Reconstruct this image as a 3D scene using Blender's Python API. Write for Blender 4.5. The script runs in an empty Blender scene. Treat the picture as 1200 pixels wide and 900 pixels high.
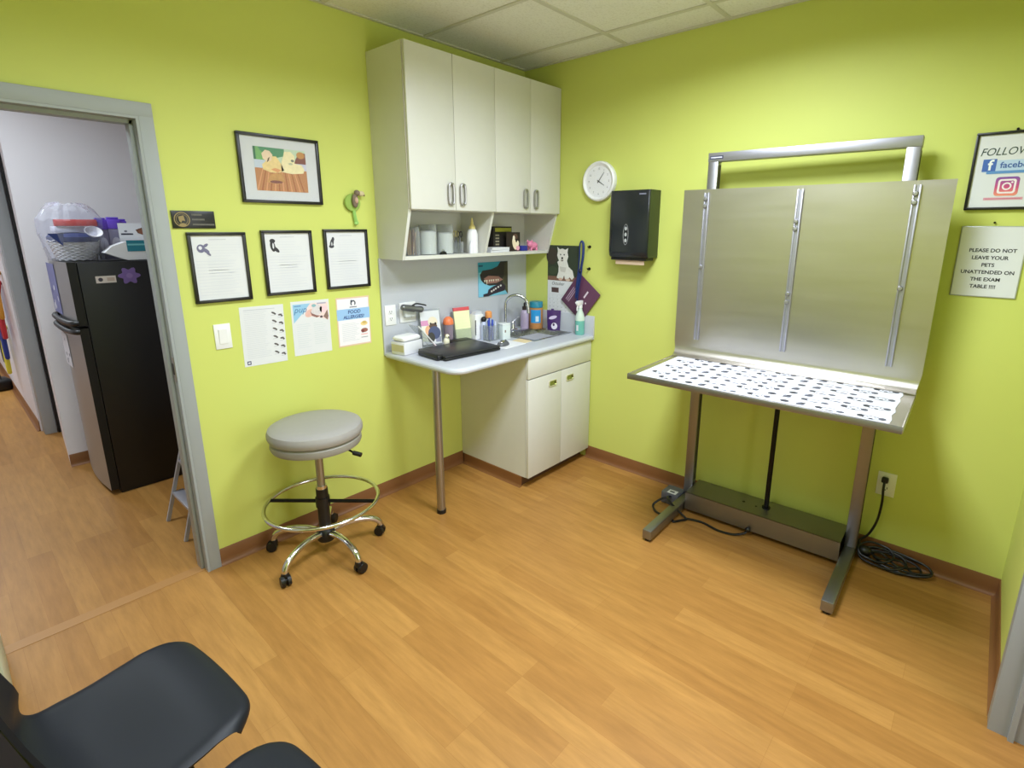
import bpy, bmesh, math, random
from mathutils import Vector, Matrix
random.seed(7)
PI = math.pi
C = bpy.context.scene.collection
R = math.radians

# ------------------------------------------------------------------ materials
def lin(c):
    out = []
    for v in c[:3]:
        v = v / 255.0
        out.append(v / 12.92 if v <= 0.04045 else ((v + 0.055) / 1.055) ** 2.4)
    return (out[0], out[1], out[2], 1.0)

def new_mat(name):
    m = bpy.data.materials.new(name); m.use_nodes = True
    nt = m.node_tree; nt.nodes.clear()
    out = nt.nodes.new('ShaderNodeOutputMaterial')
    b = nt.nodes.new('ShaderNodeBsdfPrincipled')
    nt.links.new(b.outputs[0], out.inputs[0])
    return m, nt, b, out

_mc = {}
def mat(name, col, rough=0.5, metal=0.0, var=0.06, scale=18.0, bump=0.0, spec=0.5, stretch=None, coat=0.0):
    if name in _mc: return _mc[name]
    m, nt, b, out = new_mat(name)
    N, L = nt.nodes, nt.links
    tc = N.new('ShaderNodeTexCoord'); mp = N.new('ShaderNodeMapping')
    if stretch: mp.inputs['Scale'].default_value = stretch
    L.new(tc.outputs['Object'], mp.inputs['Vector'])
    nz = N.new('ShaderNodeTexNoise'); nz.inputs['Scale'].default_value = scale; nz.inputs['Detail'].default_value = 4
    L.new(mp.outputs[0], nz.inputs['Vector'])
    mx = N.new('ShaderNodeMix'); mx.data_type = 'RGBA'
    c = lin(col)
    mx.inputs[6].default_value = tuple(max(0, x * (1 - var)) for x in c[:3]) + (1,)
    mx.inputs[7].default_value = tuple(min(1, x * (1 + var)) for x in c[:3]) + (1,)
    L.new(nz.outputs['Fac'], mx.inputs[0]); L.new(mx.outputs[2], b.inputs['Base Color'])
    b.inputs['Roughness'].default_value = rough; b.inputs['Metallic'].default_value = metal
    b.inputs['Specular IOR Level'].default_value = spec
    if coat: b.inputs['Coat Weight'].default_value = coat
    if bump:
        bp = N.new('ShaderNodeBump'); bp.inputs['Strength'].default_value = bump; bp.inputs['Distance'].default_value = 0.004
        L.new(nz.outputs['Fac'], bp.inputs['Height']); L.new(bp.outputs[0], b.inputs['Normal'])
    _mc[name] = m
    return m

def P(r, g, b, rough=0.6):
    return mat('print_%d_%d_%d' % (r, g, b), (r, g, b), rough, var=0.02)

def glass(name, col=(238, 240, 240), op=0.05, rough=0.05):
    if name in _mc: return _mc[name]
    m, nt, b, out = new_mat(name)
    N, L = nt.nodes, nt.links
    t = N.new('ShaderNodeBsdfTransparent'); t.inputs[0].default_value = lin(col)
    b.inputs['Base Color'].default_value = lin(col); b.inputs['Roughness'].default_value = rough
    lw = N.new('ShaderNodeLayerWeight'); lw.inputs['Blend'].default_value = 0.35
    mt = N.new('ShaderNodeMath'); mt.operation = 'MULTIPLY_ADD'; mt.inputs[1].default_value = 0.38; mt.inputs[2].default_value = op
    L.new(lw.outputs['Facing'], mt.inputs[0])
    mx = N.new('ShaderNodeMixShader')
    L.new(mt.outputs[0], mx.inputs[0]); L.new(t.outputs[0], mx.inputs[1]); L.new(b.outputs[0], mx.inputs[2])
    L.new(mx.outputs[0], out.inputs[0])
    _mc[name] = m
    return m

def floor_mat():
    m, nt, b, out = new_mat('vinyl_plank')
    N, L = nt.nodes, nt.links
    geo = N.new('ShaderNodeNewGeometry'); sep = N.new('ShaderNodeSeparateXYZ'); L.new(geo.outputs['Position'], sep.inputs[0])
    cmb = N.new('ShaderNodeCombineXYZ'); L.new(sep.outputs['Y'], cmb.inputs['X']); L.new(sep.outputs['X'], cmb.inputs['Y'])
    br = N.new('ShaderNodeTexBrick'); L.new(cmb.outputs[0], br.inputs['Vector'])
    br.inputs['Scale'].default_value = 1.0; br.inputs['Brick Width'].default_value = 0.78; br.inputs['Row Height'].default_value = 0.092
    br.inputs['Mortar Size'].default_value = 0.0007; br.inputs['Mortar Smooth'].default_value = 0.6; br.inputs['Bias'].default_value = 0.0
    br.offset = 0.37; br.offset_frequency = 3
    br.inputs['Color1'].default_value = lin((180, 133, 71)); br.inputs['Color2'].default_value = lin((164, 117, 59)); br.inputs['Mortar'].default_value = lin((156, 109, 54))
    mp = N.new('ShaderNodeMapping'); mp.inputs['Scale'].default_value = (1.5, 12, 1); L.new(cmb.outputs[0], mp.inputs['Vector'])
    nz = N.new('ShaderNodeTexNoise'); nz.inputs['Scale'].default_value = 3.0; nz.inputs['Detail'].default_value = 7; nz.inputs['Roughness'].default_value = 0.62
    L.new(mp.outputs[0], nz.inputs['Vector'])
    rp = N.new('ShaderNodeValToRGB'); rp.color_ramp.elements[0].position = 0.3; rp.color_ramp.elements[0].color = (0.70, 0.66, 0.60, 1)
    rp.color_ramp.elements[1].position = 0.68; rp.color_ramp.elements[1].color = (1.07, 1.05, 1.03, 1)
    L.new(nz.outputs['Fac'], rp.inputs[0])
    mx = N.new('ShaderNodeMix'); mx.data_type = 'RGBA'; mx.blend_type = 'MULTIPLY'; mx.inputs[0].default_value = 0.7
    L.new(br.outputs['Color'], mx.inputs[6]); L.new(rp.outputs[0], mx.inputs[7])
    n2 = N.new('ShaderNodeTexNoise'); n2.inputs['Scale'].default_value = 1.3; n2.inputs['Detail'].default_value = 2; L.new(cmb.outputs[0], n2.inputs['Vector'])
    r2 = N.new('ShaderNodeValToRGB'); r2.color_ramp.elements[0].color = (0.90, 0.89, 0.88, 1); r2.color_ramp.elements[1].color = (1.06, 1.06, 1.06, 1)
    L.new(n2.outputs['Fac'], r2.inputs[0])
    m2 = N.new('ShaderNodeMix'); m2.data_type = 'RGBA'; m2.blend_type = 'MULTIPLY'; m2.inputs[0].default_value = 1
    L.new(mx.outputs[2], m2.inputs[6]); L.new(r2.outputs[0], m2.inputs[7]); L.new(m2.outputs[2], b.inputs['Base Color'])
    b.inputs['Roughness'].default_value = 0.42; b.inputs['Specular IOR Level'].default_value = 0.35
    bp = N.new('ShaderNodeBump'); bp.inputs['Strength'].default_value = 0.08; bp.inputs['Distance'].default_value = 0.002
    L.new(nz.outputs['Fac'], bp.inputs['Height']); L.new(bp.outputs[0], b.inputs['Normal'])
    return m

def ceil_mat():
    m, nt, b, out = new_mat('ceiling_tile')
    N, L = nt.nodes, nt.links
    geo = N.new('ShaderNodeNewGeometry')
    nz = N.new('ShaderNodeTexNoise'); nz.inputs['Scale'].default_value = 90; nz.inputs['Detail'].default_value = 5; L.new(geo.outputs['Position'], nz.inputs['Vector'])
    rp = N.new('ShaderNodeValToRGB'); rp.color_ramp.elements[0].position = 0.33; rp.color_ramp.elements[0].color = lin((222, 220, 212)); rp.color_ramp.elements[1].position = 0.5; rp.color_ramp.elements[1].color = lin((234, 232, 226))
    L.new(nz.outputs['Fac'], rp.inputs[0]); L.new(rp.outputs[0], b.inputs['Base Color']); b.inputs['Roughness'].default_value = 0.9
    return m

def brushed(name, col, rough, axis_stretch, var=0.10):
    if name in _mc: return _mc[name]
    m, nt, b, out = new_mat(name)
    N, L = nt.nodes, nt.links
    tc = N.new('ShaderNodeTexCoord'); mp = N.new('ShaderNodeMapping'); mp.inputs['Scale'].default_value = axis_stretch
    L.new(tc.outputs['Object'], mp.inputs[0])
    nz = N.new('ShaderNodeTexNoise'); nz.inputs['Scale'].default_value = 6; nz.inputs['Detail'].default_value = 6; L.new(mp.outputs[0], nz.inputs[0])
    c = lin(col)
    mx = N.new('ShaderNodeMix'); mx.data_type = 'RGBA'; mx.inputs[6].default_value = tuple(x * (1 - var) for x in c[:3]) + (1,); mx.inputs[7].default_value = tuple(min(1, x * (1 + var)) for x in c[:3]) + (1,)
    L.new(nz.outputs['Fac'], mx.inputs[0]); L.new(mx.outputs[2], b.inputs['Base Color'])
    b.inputs['Metallic'].default_value = 1.0
    ma = N.new('ShaderNodeMath'); ma.operation = 'MULTIPLY_ADD'; ma.inputs[1].default_value = var * 1.4; ma.inputs[2].default_value = rough - var * 0.7
    L.new(nz.outputs['Fac'], ma.inputs[0]); L.new(ma.outputs[0], b.inputs['Roughness'])
    _mc[name] = m
    return m

LIME = mat('lime_paint', (205, 213, 112), 0.55, var=0.015, scale=3, spec=0.35)
WHITEWALL = mat('white_wall_paint', (226, 222, 226), 0.6, var=0.02, scale=3)
FRAMEGREY = mat('grey_frame_paint', (158, 163, 166), 0.45, var=0.03)
CABINET = mat('cream_laminate', (212, 211, 204), 0.42, var=0.02)
CABEDGE = mat('cabinet_edge', (176, 172, 156), 0.5, var=0.03)
LAMINATE = mat('grey_laminate', (192, 195, 204), 0.38, var=0.05, scale=220)
BASEB = mat('brown_vinyl_base', (128, 84, 48), 0.45, var=0.10, scale=9)
STEEL = brushed('stainless_sheet', (198, 193, 187), 0.33, (1, 0.5, 5), 0.05)
STEELX = brushed('stainless_tube', (150, 149, 152), 0.42, (1, 1, 10), 0.06)
ALU = brushed('aluminium', (176, 175, 186), 0.45, (1, 1, 10), 0.05)
SATIN = mat('satin_bolt', (176, 174, 178), 0.38, 0.9)
CHROME = mat('chrome', (215, 215, 220), 0.16, 1.0, var=0.02)
NICKEL = mat('satin_nickel', (172, 168, 168), 0.4, 1.0, var=0.03)
BLACKP = mat('black_plastic', (16, 16, 18), 0.4, var=0.1)
BLACKM = mat('black_metal', (24, 22, 22), 0.35, 0.6, var=0.1)
WHITEP = mat('white_plastic', (236, 236, 238), 0.4, var=0.02)
PAPER = mat('white_paper', (222, 223, 228), 0.7, var=0.01)
INK = P(52, 54, 66)
GREYINK = P(196, 198, 206)
VINYLGREY = mat('grey_upholstery', (156, 152, 150), 0.48, var=0.04, scale=40, bump=0.05)
CHAIRP = mat('slate_chair_plastic', (22, 25, 33), 0.48, var=0.08, scale=8, bump=0.02, spec=0.28)
BLKFRAME = mat('black_frame', (20, 19, 20), 0.35, var=0.1)
CLEAR = glass('clear_acrylic')
FILM = glass('clear_film', (244, 245, 252), 0.07, 0.15)

# ------------------------------------------------------------------ mesh builder
class MB:
    def __init__(s):
        s.bm = bmesh.new(); s.mats = []; s.M = Matrix.Identity(4)
    def mi(s, m):
        if m not in s.mats: s.mats.append(m)
        return s.mats.index(m)
    def v(s, co): return s.bm.verts.new(s.M @ Vector(co))
    def f(s, vs, m):
        try:
            fc = s.bm.faces.new(vs)
        except ValueError:
            return
        fc.material_index = s.mi(m); fc.smooth = True
    def box(s, x0, x1, y0, y1, z0, z1, m, bev=0.0, seg=2):
        if bev <= 0:
            c = [s.v((x, y, z)) for z in (z0, z1) for y in (y0, y1) for x in (x0, x1)]
            for q in ((0, 2, 3, 1), (4, 5, 7, 6), (0, 1, 5, 4), (2, 6, 7, 3), (0, 4, 6, 2), (1, 3, 7, 5)): s.f([c[i] for i in q], m)
            return s
        t = bmesh.new(); bmesh.ops.create_cube(t, size=1)
        for w in t.verts: w.co = Vector(((x0 + x1) / 2 + w.co.x * (x1 - x0), (y0 + y1) / 2 + w.co.y * (y1 - y0), (z0 + z1) / 2 + w.co.z * (z1 - z0)))
        bmesh.ops.bevel(t, geom=t.edges[:], offset=bev, segments=seg, affect='EDGES', profile=0.5)
        mp = {w: s.v(w.co) for w in t.verts}
        for fc in t.faces: s.f([mp[w] for w in fc.verts], m)
        t.free(); return s
    def prism(s, poly, a0, a1, m, axis='y', m_side=None):
        def co(p, a):
            return {'y': (p[0], a, p[1]), 'x': (a, p[0], p[1]), 'z': (p[0], p[1], a)}[axis]
        A = [s.v(co(p, a0)) for p in poly]; B = [s.v(co(p, a1)) for p in poly]; n = len(poly)
        s.f(A[::-1], m); s.f(B, m)
        for i in range(n): s.f([A[i], A[(i + 1) % n], B[(i + 1) % n], B[i]], m_side or m)
        return s
    def flat(s, poly, y, m):
        s.f([s.v((p[0], y, p[1])) for p in poly], m); return s
    def rect(s, x0, x1, z0, z1, y, m): return s.flat([(x0, z0), (x1, z0), (x1, z1), (x0, z1)], y, m)
    def ell(s, cx, cz, rx, rz, y, m, n=20, rot=0):
        ca, sa = math.cos(rot), math.sin(rot)
        return s.flat([(cx + rx * math.cos(2 * PI * i / n) * ca - rz * math.sin(2 * PI * i / n) * sa, cz + rx * math.cos(2 * PI * i / n) * sa + rz * math.sin(2 * PI * i / n) * ca) for i in range(n)], y, m)
    def ring(s, cx, cz, rx, rz, w, y, m, n=24):
        a = [s.v((cx + rx * math.cos(2 * PI * i / n), y, cz + rz * math.sin(2 * PI * i / n))) for i in range(n)]
        b = [s.v((cx + (rx - w) * math.cos(2 * PI * i / n), y, cz + (rz - w) * math.sin(2 * PI * i / n))) for i in range(n)]
        for i in range(n): s.f([a[i], a[(i + 1) % n], b[(i + 1) % n], b[i]], m)
        return s
    def lathe(s, prof, c=(0, 0, 0), seg=28, m=None, d=None):
        Q = Matrix.Identity(3)
        if d is not None: Q = Vector((0, 0, 1)).rotation_difference(Vector(d)).to_matrix()
        rows = []
        for r, z in prof:
            if r < 1e-6: rows.append([s.v(Vector(c) + Q @ Vector((0, 0, z)))])
            else: rows.append([s.v(Vector(c) + Q @ Vector((r * math.cos(2 * PI * i / seg), r * math.sin(2 * PI * i / seg), z))) for i in range(seg)])
        for a, b in zip(rows, rows[1:]):
            for i in range(seg):
                j = (i + 1) % seg
                if len(a) == 1 and len(b) == 1: continue
                if len(a) == 1: s.f([a[0], b[j], b[i]], m)
                elif len(b) == 1: s.f([a[i], a[j], b[0]], m)
                else: s.f([a[i], a[j], b[j], b[i]], m)
        return s
    def cyl(s, p0, p1, r0, m, r1=None, seg=20):
        p0, p1 = Vector(p0), Vector(p1); h = (p1 - p0).length; r1 = r0 if r1 is None else r1
        return s.lathe([(0, 0), (r0, 0), (r1, h), (0, h)], p0, seg, m, (p1 - p0).normalized())
    def ball(s, c, r, m, seg=20, sc=(1, 1, 1)):
        n = seg // 2; rows = []
        for k in range(n + 1):
            t = PI * k / n
            if k in (0, n): rows.append([s.v((c[0], c[1], c[2] - r * sc[2] * math.cos(t)))])
            else: rows.append([s.v((c[0] + r * sc[0] * math.sin(t) * math.cos(2 * PI * i / seg), c[1] + r * sc[1] * math.sin(t) * math.sin(2 * PI * i / seg), c[2] - r * sc[2] * math.cos(t))) for i in range(seg)])
        for a, b in zip(rows, rows[1:]):
            for i in range(seg):
                j = (i + 1) % seg
                if len(a) == 1: s.f([a[0], b[j], b[i]], m)
                elif len(b) == 1: s.f([a[i], a[j], b[0]], m)
                else: s.f([a[i], a[j], b[j], b[i]], m)
        return s
    def tube(s, pts, r, m, seg=10, closed=False, sub=6, flatz=1.0):
        pts = [Vector(p) for p in pts]; n = len(pts); path = []
        if sub > 1 and n > 2:
            rng = n if closed else n - 1
            for i in range(rng):
                if closed: p = [pts[(i + k - 1) % n] for k in range(4)]
                else: p = [pts[max(0, i - 1)], pts[i], pts[i + 1], pts[min(n - 1, i + 2)]]
                for k in range(sub):
                    t = k / sub
                    path.append(0.5 * ((2 * p[1]) + (-p[0] + p[2]) * t + (2 * p[0] - 5 * p[1] + 4 * p[2] - p[3]) * t * t + (-p[0] + 3 * p[1] - 3 * p[2] + p[3]) * t ** 3))
            if not closed: path.append(pts[-1])
        else: path = pts
        N = len(path); rad = r if callable(r) else (lambda t: r)
        T0 = None; rings = []; nrm = None
        for i, p in enumerate(path):
            a = path[(i - 1) % N] if (closed or i > 0) else p
            b = path[(i + 1) % N] if (closed or i < N - 1) else p
            T = (b - a).normalized()
            if nrm is None:
                nrm = T.orthogonal().normalized() if abs(T.z) > 0.9 else (Vector((0, 0, 1)) - T * T.z).normalized()
            else:
                q = T0.rotation_difference(T); nrm = (q @ nrm); nrm = (nrm - T * nrm.dot(T)).normalized()
            T0 = T; B = T.cross(nrm); rr = rad(i / max(1, N - 1))
            rings.append([s.v(p + nrm * math.cos(2 * PI * k / seg) * rr * flatz + B * math.sin(2 * PI * k / seg) * rr) for k in range(seg)])
        rng = N if closed else N - 1
        for i in range(rng):
            a, b = rings[i], rings[(i + 1) % N]
            sh = 0
            if closed and i == N - 1:
                best = 1e9
                for k in range(seg):
                    dd = (a[0].co - b[k].co).length
                    if dd < best: best, sh = dd, k
            for k in range(seg): s.f([a[k], a[(k + 1) % seg], b[(k + 1 + sh) % seg], b[(k + sh) % seg]], m)
        if not closed: s.f(rings[0][::-1], m); s.f(rings[-1], m)
        return s
    def shell(s, fn, nu, nv, th, m):
        # fn(u,v)->point; thickened along the normal
        P_ = [[Vector(fn(i / nu, j / nv)) for j in range(nv + 1)] for i in range(nu + 1)]
        top, bot = [], []
        for i in range(nu + 1):
            a, b = [], []
            for j in range(nv + 1):
                du = P_[min(nu, i + 1)][j] - P_[max(0, i - 1)][j]; dv = P_[i][min(nv, j + 1)] - P_[i][max(0, j - 1)]
                n = du.cross(dv).normalized()
                a.append(s.v(P_[i][j])); b.append(s.v(P_[i][j] - n * th))
            top.append(a); bot.append(b)
        for i in range(nu):
            for j in range(nv):
                s.f([top[i][j], top[i + 1][j], top[i + 1][j + 1], top[i][j + 1]], m)
                s.f([bot[i][j], bot[i][j + 1], bot[i + 1][j + 1], bot[i + 1][j]], m)
        for i in range(nu):
            s.f([top[i][0], bot[i][0], bot[i + 1][0], top[i + 1][0]], m); s.f([top[i][nv], top[i + 1][nv], bot[i + 1][nv], bot[i][nv]], m)
        for j in range(nv):
            s.f([top[0][j], top[0][j + 1], bot[0][j + 1], bot[0][j]], m); s.f([top[nu][j], bot[nu][j], bot[nu][j + 1], top[nu][j + 1]], m)
        return s
    def text(s, body, cx, cz, size, y, m, align='CENTER', shear=0.0, sx=1.0, bold=0.0):
        cu = bpy.data.curves.new('t', 'FONT'); cu.body = body; cu.size = size; cu.align_x = align; cu.shear = shear; cu.offset = bold; cu.resolution_u = 3
        o = bpy.data.objects.new('t', cu); C.objects.link(o)
        dg = bpy.context.evaluated_depsgraph_get(); me = bpy.data.meshes.new_from_object(o.evaluated_get(dg))
        vs = [s.v((cx + w.co.x * sx, y, cz + w.co.y)) for w in me.vertices]
        for p in me.polygons: s.f([vs[i] for i in p.vertices], m)
        bpy.data.objects.remove(o); bpy.data.curves.remove(cu); bpy.data.meshes.remove(me)
        return s
    def build(s, name, parent=None, loc=(0, 0, 0), rz=0.0, sharp=38):
        me = bpy.data.meshes.new(name)
        bmesh.ops.recalc_face_normals(s.bm, faces=s.bm.faces[:]) if False else None
        s.bm.to_mesh(me); s.bm.free()
        for m in s.mats: me.materials.append(m)
        me.set_sharp_from_angle(angle=R(sharp))
        o = bpy.data.objects.new(name, me); C.objects.link(o)
        o.location = loc; o.rotation_euler = (0, 0, rz)
        if parent is not None: o.parent = parent
        return o

def thing(name, label, cat, loc=(0, 0, 0), rz=0.0, group=None):
    o = bpy.data.objects.new(name, None); C.objects.link(o); o.empty_display_size = 0.05
    o.location = loc; o.rotation_euler = (0, 0, rz)
    return tag(o, label, cat, group)
def tag(o, label, cat, group=None):
    o['label'] = label; o['category'] = cat
    if group: o['group'] = group
    return o
def part(o, label): o['label'] = label; return o
def struct(name, mb, parent=None):
    o = mb.build(name, parent)
    o['kind'] = 'structure'
    return o
RB = -PI / 2            # things that hang on the right wall face -x

# ------------------------------------------------------------------ the room
H = 2.67; L_ = 2.89; XD = -3.42; OX0, OX1 = -3.02, -2.285; OH = 2.04
FL = floor_mat(); CE = ceil_mat()
struct('floor', MB().box(-4.4, 1.2, -3.9, 8.2, -0.05, 0.0, FL))
struct('ceiling', MB().box(-4.4, 1.2, -3.9, 8.2, H, H + 0.05, CE))
m = MB()
for (y0, y1, mm) in ((0, 0.06, LIME), (0.06, 0.12, WHITEWALL)):
    m.box(OX1, 0.1, y0, y1, 0, H, mm); m.box(XD - 0.1, OX0, y0, y1, 0, H, mm); m.box(OX0, OX1, y0, y1, OH, H, mm)
struct('wall_left', m)
struct('wall_right', MB().box(0, 0.1, -L_ - 0.1, 0, 0, H, LIME))
CX0, CX1 = -1.76, -0.87
m = MB(); m.box(CX1, 0.0, -L_ - 0.12, -L_, 0, H, LIME); m.box(XD - 0.1, CX0, -L_ - 0.12, -L_, 0, H, LIME); m.box(CX0, CX1, -L_ - 0.12, -L_, 2.06, H, LIME)
struct('wall_near', m)
struct('wall_rear', MB().box(XD - 0.1, XD, -L_, 0, 0, H, LIME))
# suspended ceiling grid
TB = mat('ceiling_grid_bar', (206, 203, 190), 0.5)
m = MB()
for x in (-0.25, -0.86, -1.47, -2.08, -2.69, -3.30): m.box(x - 0.012, x + 0.012, -L_, 0, H - 0.006, H, TB)
for y in (-0.815, -1.425, -2.035): m.box(XD, 0, y - 0.012, y + 0.012, H - 0.0065, H, TB)
struct('trim_1', m)
m = MB(); m.box(XD, 0, -0.02, 0, H - 0.008, H, TB); m.box(-0.02, 0, -L_, 0, H - 0.0085, H, TB); struct('trim_2', m)
# cove baseboards
def cove(h=0.086):
    return [(0, 0), (0.022, 0), (0.012, 0.004), (0.007, 0.012), (0.005, 0.03), (0.005, h - 0.004), (0.003, h), (0, h)]
def cove_run(name, p0, p1, nrm):
    mb = MB(); p0, p1, n = Vector(p0), Vector(p1), Vector(nrm)
    A = [mb.v(p0 + n * a + Vector((0, 0, z))) for a, z in cove()]; B = [mb.v(p1 + n * a + Vector((0, 0, z))) for a, z in cove()]
    k = len(A)
    for i in range(k): mb.f([A[i], A[(i + 1) % k], B[(i + 1) % k], B[i]], BASEB)
    mb.f(A[::-1], BASEB); mb.f(B, BASEB)
    return struct(name, mb)
cove_run('baseboard_left', (OX1 + 0.05, 0, 0), (-0.662, 0, 0), (0, -1, 0))
cove_run('baseboard_right', (0, -0.60, 0), (0, -L_, 0), (-1, 0, 0))
cove_run('baseboard_near', (CX1 + 0.05, -L_, 0), (0, -L_, 0), (0, 1, 0))
cove_run('baseboard_rear', (XD, -L_, 0), (XD, 0, 0), (1, 0, 0))
# doorway to the hall: grey steel frame with return, and the open door leaf
m = MB()
for x0, x1 in ((OX1 - 0.0, OX1 + 0.05), (OX0 - 0.05, OX0)):
    m.box(x0, x1, -0.016, 0.0, 0, OH + 0.052, FRAMEGREY, 0.002); m.box(x0, x1, 0.12, 0.136, 0, OH + 0.052, FRAMEGREY, 0.002)
m.box(OX0 - 0.05, OX1 + 0.05, -0.0165, 0.0, OH, OH + 0.053, FRAMEGREY, 0.002); m.box(OX0 - 0.05, OX1 + 0.05, 0.12, 0.1365, OH, OH + 0.053, FRAMEGREY, 0.002)
m.box(OX1 - 0.010, OX1, -0.016, 0.136, 0, OH, FRAMEGREY); m.box(OX0, OX0 + 0.010, -0.016, 0.136, 0, OH, FRAMEGREY); m.box(OX0, OX1, -0.0162, 0.1362, OH - 0.010, OH, FRAMEGREY)
m.box(OX1 - 0.024, OX1 - 0.010, 0.035, 0.09, 0, OH - 0.01, FRAMEGREY, 0.002); m.box(OX0 + 0.010, OX0 + 0.024, 0.035, 0.09, 0, OH - 0.01, FRAMEGREY, 0.002); m.box(OX0, OX1, 0.035, 0.0902, OH - 0.024, OH - 0.01, FRAMEGREY)
fr = struct('door_frame_1', m)
m = MB(); m.box(OX1 - 0.0125, OX1 - 0.0095, -0.008, 0.026, 0.955, 1.065, NICKEL); m.box(OX1 - 0.014, OX1 - 0.0122, 0.0, 0.018, 0.985, 1.035, BLACKM)
m.build('strike_plate', fr)
DOORP = mat('pale_door_paint', (204, 207, 186), 0.5, var=0.03)
d = struct('door_1', MB().box(OX0 - 0.014, OX0 + 0.029, -0.735, -0.022, 0.012, OH - 0.014, DOORP, 0.003))
m = MB()
for s_ in (-1, 1):
    bx = OX0 + 0.0075 + s_ * 0.0215
    m.cyl((bx, -0.675, 1.0), (bx + s_ * 0.012, -0.675, 1.0), 0.03, NICKEL); m.tube([(bx + s_ * 0.012, -0.675, 1.0), (bx + s_ * 0.05, -0.675, 1.0), (bx + s_ * 0.055, -0.66, 1.0), (bx + s_ * 0.055, -0.57, 1.0)], 0.009, NICKEL)
m.build('door_handle', d)
struct('trim_3', MB().box(OX0, OX1, 0.015, 0.075, 0, 0.0015, mat('threshold_strip', (170, 124, 70), 0.45)))
# doorway in the near wall, its door set aside for the added fill lamp
m = MB()
for x0, x1 in ((CX1, CX1 + 0.05), (CX0 - 0.05, CX0)): m.box(x0, x1, -L_, -L_ + 0.02, 0, 2.11, FRAMEGREY, 0.002)
m.box(CX0 - 0.05, CX1 + 0.05, -L_, -L_ + 0.0205, 2.06, 2.112, FRAMEGREY, 0.002)
m.box(CX1 - 0.012, CX1, -L_ - 0.13, -L_ + 0.02, 0, 2.06, FRAMEGREY); m.box(CX0, CX0 + 0.012, -L_ - 0.13, -L_ + 0.02, 0, 2.06, FRAMEGREY); m.box(CX0, CX1, -L_ - 0.13, -L_ + 0.0202, 2.048, 2.06, FRAMEGREY)
m.box(CX1 - 0.026, CX1 - 0.012, -L_ - 0.045, -L_ - 0.03, 0, 2.048, FRAMEGREY)
struct('door_frame_2', m)
struct('door_2', MB().box(CX0 - 0.79, CX0 + 0.0, -L_ - 0.18, -L_ - 0.135, 0.008, 2.044, DOORP, 0.002))
m = MB(); m.box(-3.3, 0.6, -3.9, -3.85, 0, H, WHITEWALL); m.box(-3.4, -3.3, -3.9, -3.02, 0, H, WHITEWALL); m.box(0.6, 0.7, -3.9, -3.02, 0, H, WHITEWALL); struct('wall_passage', m)

# ------------------------------------------------------------------ the hall beyond
m = MB()
HB = [(-2.505, 1.97), (1.1, 1.97), (1.1, 2.84), (-2.435, 2.84)]
m.prism(HB, 0, H, WHITEWALL, axis='z'); struct('wall_hall', m)
struct('wall_beyond', MB().box(-2.54, -2.42, 2.99, 8.1, 0, H, WHITEWALL))
struct('wall_end', MB().box(-4.3, -2.42, 8.1, 8.18, 0, H, WHITEWALL))
struct('wall_far', MB().box(-4.4, -4.3, 0.12, 8.18, 0, H, WHITEWALL))
struct('wall_side', MB().box(1.1, 1.2, 0.12, 1.97, 0, H, WHITEWALL))
m = MB(); m.box(-2.53, -2.455, 2.86, 2.99, 0, 2.14, FRAMEGREY, 0.003); m.box(-3.45, -2.455, 2.8605, 2.9895, 2.07, 2.14, FRAMEGREY, 0.003); m.box(-3.45, -3.375, 2.86, 2.99, 0, 2.14, FRAMEGREY, 0.003)
struct('door_frame_3', m)
struct('trim_4', MB().box(-2.452, -2.415, 2.842, 2.87, 0, 2.13, BLACKP))
cove_run('baseboard_hall', (-2.505, 1.97, 0), (1.1, 1.97, 0), (0, -1, 0))
cove_run('baseboard_beyond', (-2.54, 2.995, 0), (-2.54, 8.1, 0), (-1, 0, 0))

# ------------------------------------------------------------------ exam table with steel back
TX, TY, TR = -0.15, -1.888, R(1.6)
t = thing('exam_table', 'stainless steel lift table with tall steel back panel against the lime wall', 'table', (TX, TY, 0), TR)
m = MB()
for s_ in (-1, 1): m.box(0, 0.05, s_ * 0.428 - 0.026, s_ * 0.428 + 0.026, 0.066, 1.957, STEELX, 0.003)
for s_ in (-1, 1):
    o = MB().box(0, 0.05, s_ * 0.428 - 0.026, s_ * 0.428 + 0.026, 0.067, 1.956, STEELX, 0.003)
    y = s_ * 0.428 - 0.0262
    o.box(0.010, 0.042, y - 0.0006, y, 0.16, 1.94, mat('dark_track', (52, 50, 46), 0.5, 0.4, var=0.3, scale=40))
    o.build('upright', t)
m.bm.free()
m = MB().box(-0.001, 0.051, -0.456, 0.456, 1.955, 2.0, ALU, 0.003); cb = m.build('crossbar', t)
part(cb, 'pale aluminium top crossbar')
m = MB(); m.rect(0, 0.07, 0, 0.017, 0, P(60, 62, 84)); m.text('Shor-Line', 0.035, 0.004, 0.012, -0.0004, P(215, 215, 225), bold=0.0003) if False else m.rect(0.006, 0.064, 0.006, 0.011, -0.0004, P(206, 206, 220))
pl = m.build('maker_plate', cb, loc=(-0.0016, 0.447, 1.967), rz=RB)
for s_ in (-1, 1):
    f_ = MB().box(-0.515, 0.125, s_ * 0.428 - 0.0245, s_ * 0.428 + 0.0245, 0.015, 0.066, STEELX, 0.003).build('foot', t)
    for x in (-0.49, 0.1): MB().cyl((x, s_ * 0.428, 0.0), (x, s_ * 0.428, 0.0155), 0.017, BLACKP).build('foot_pad', f_)
m = MB()
m.box(-0.105, 0.095, -0.398, 0.398, 0.128, 0.131, STEELX); m.box(-0.105, -0.101, -0.398, 0.398, 0.028, 0.131, STEELX); m.box(0.091, 0.095, -0.398, 0.398, 0.028, 0.131, STEELX)
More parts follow.
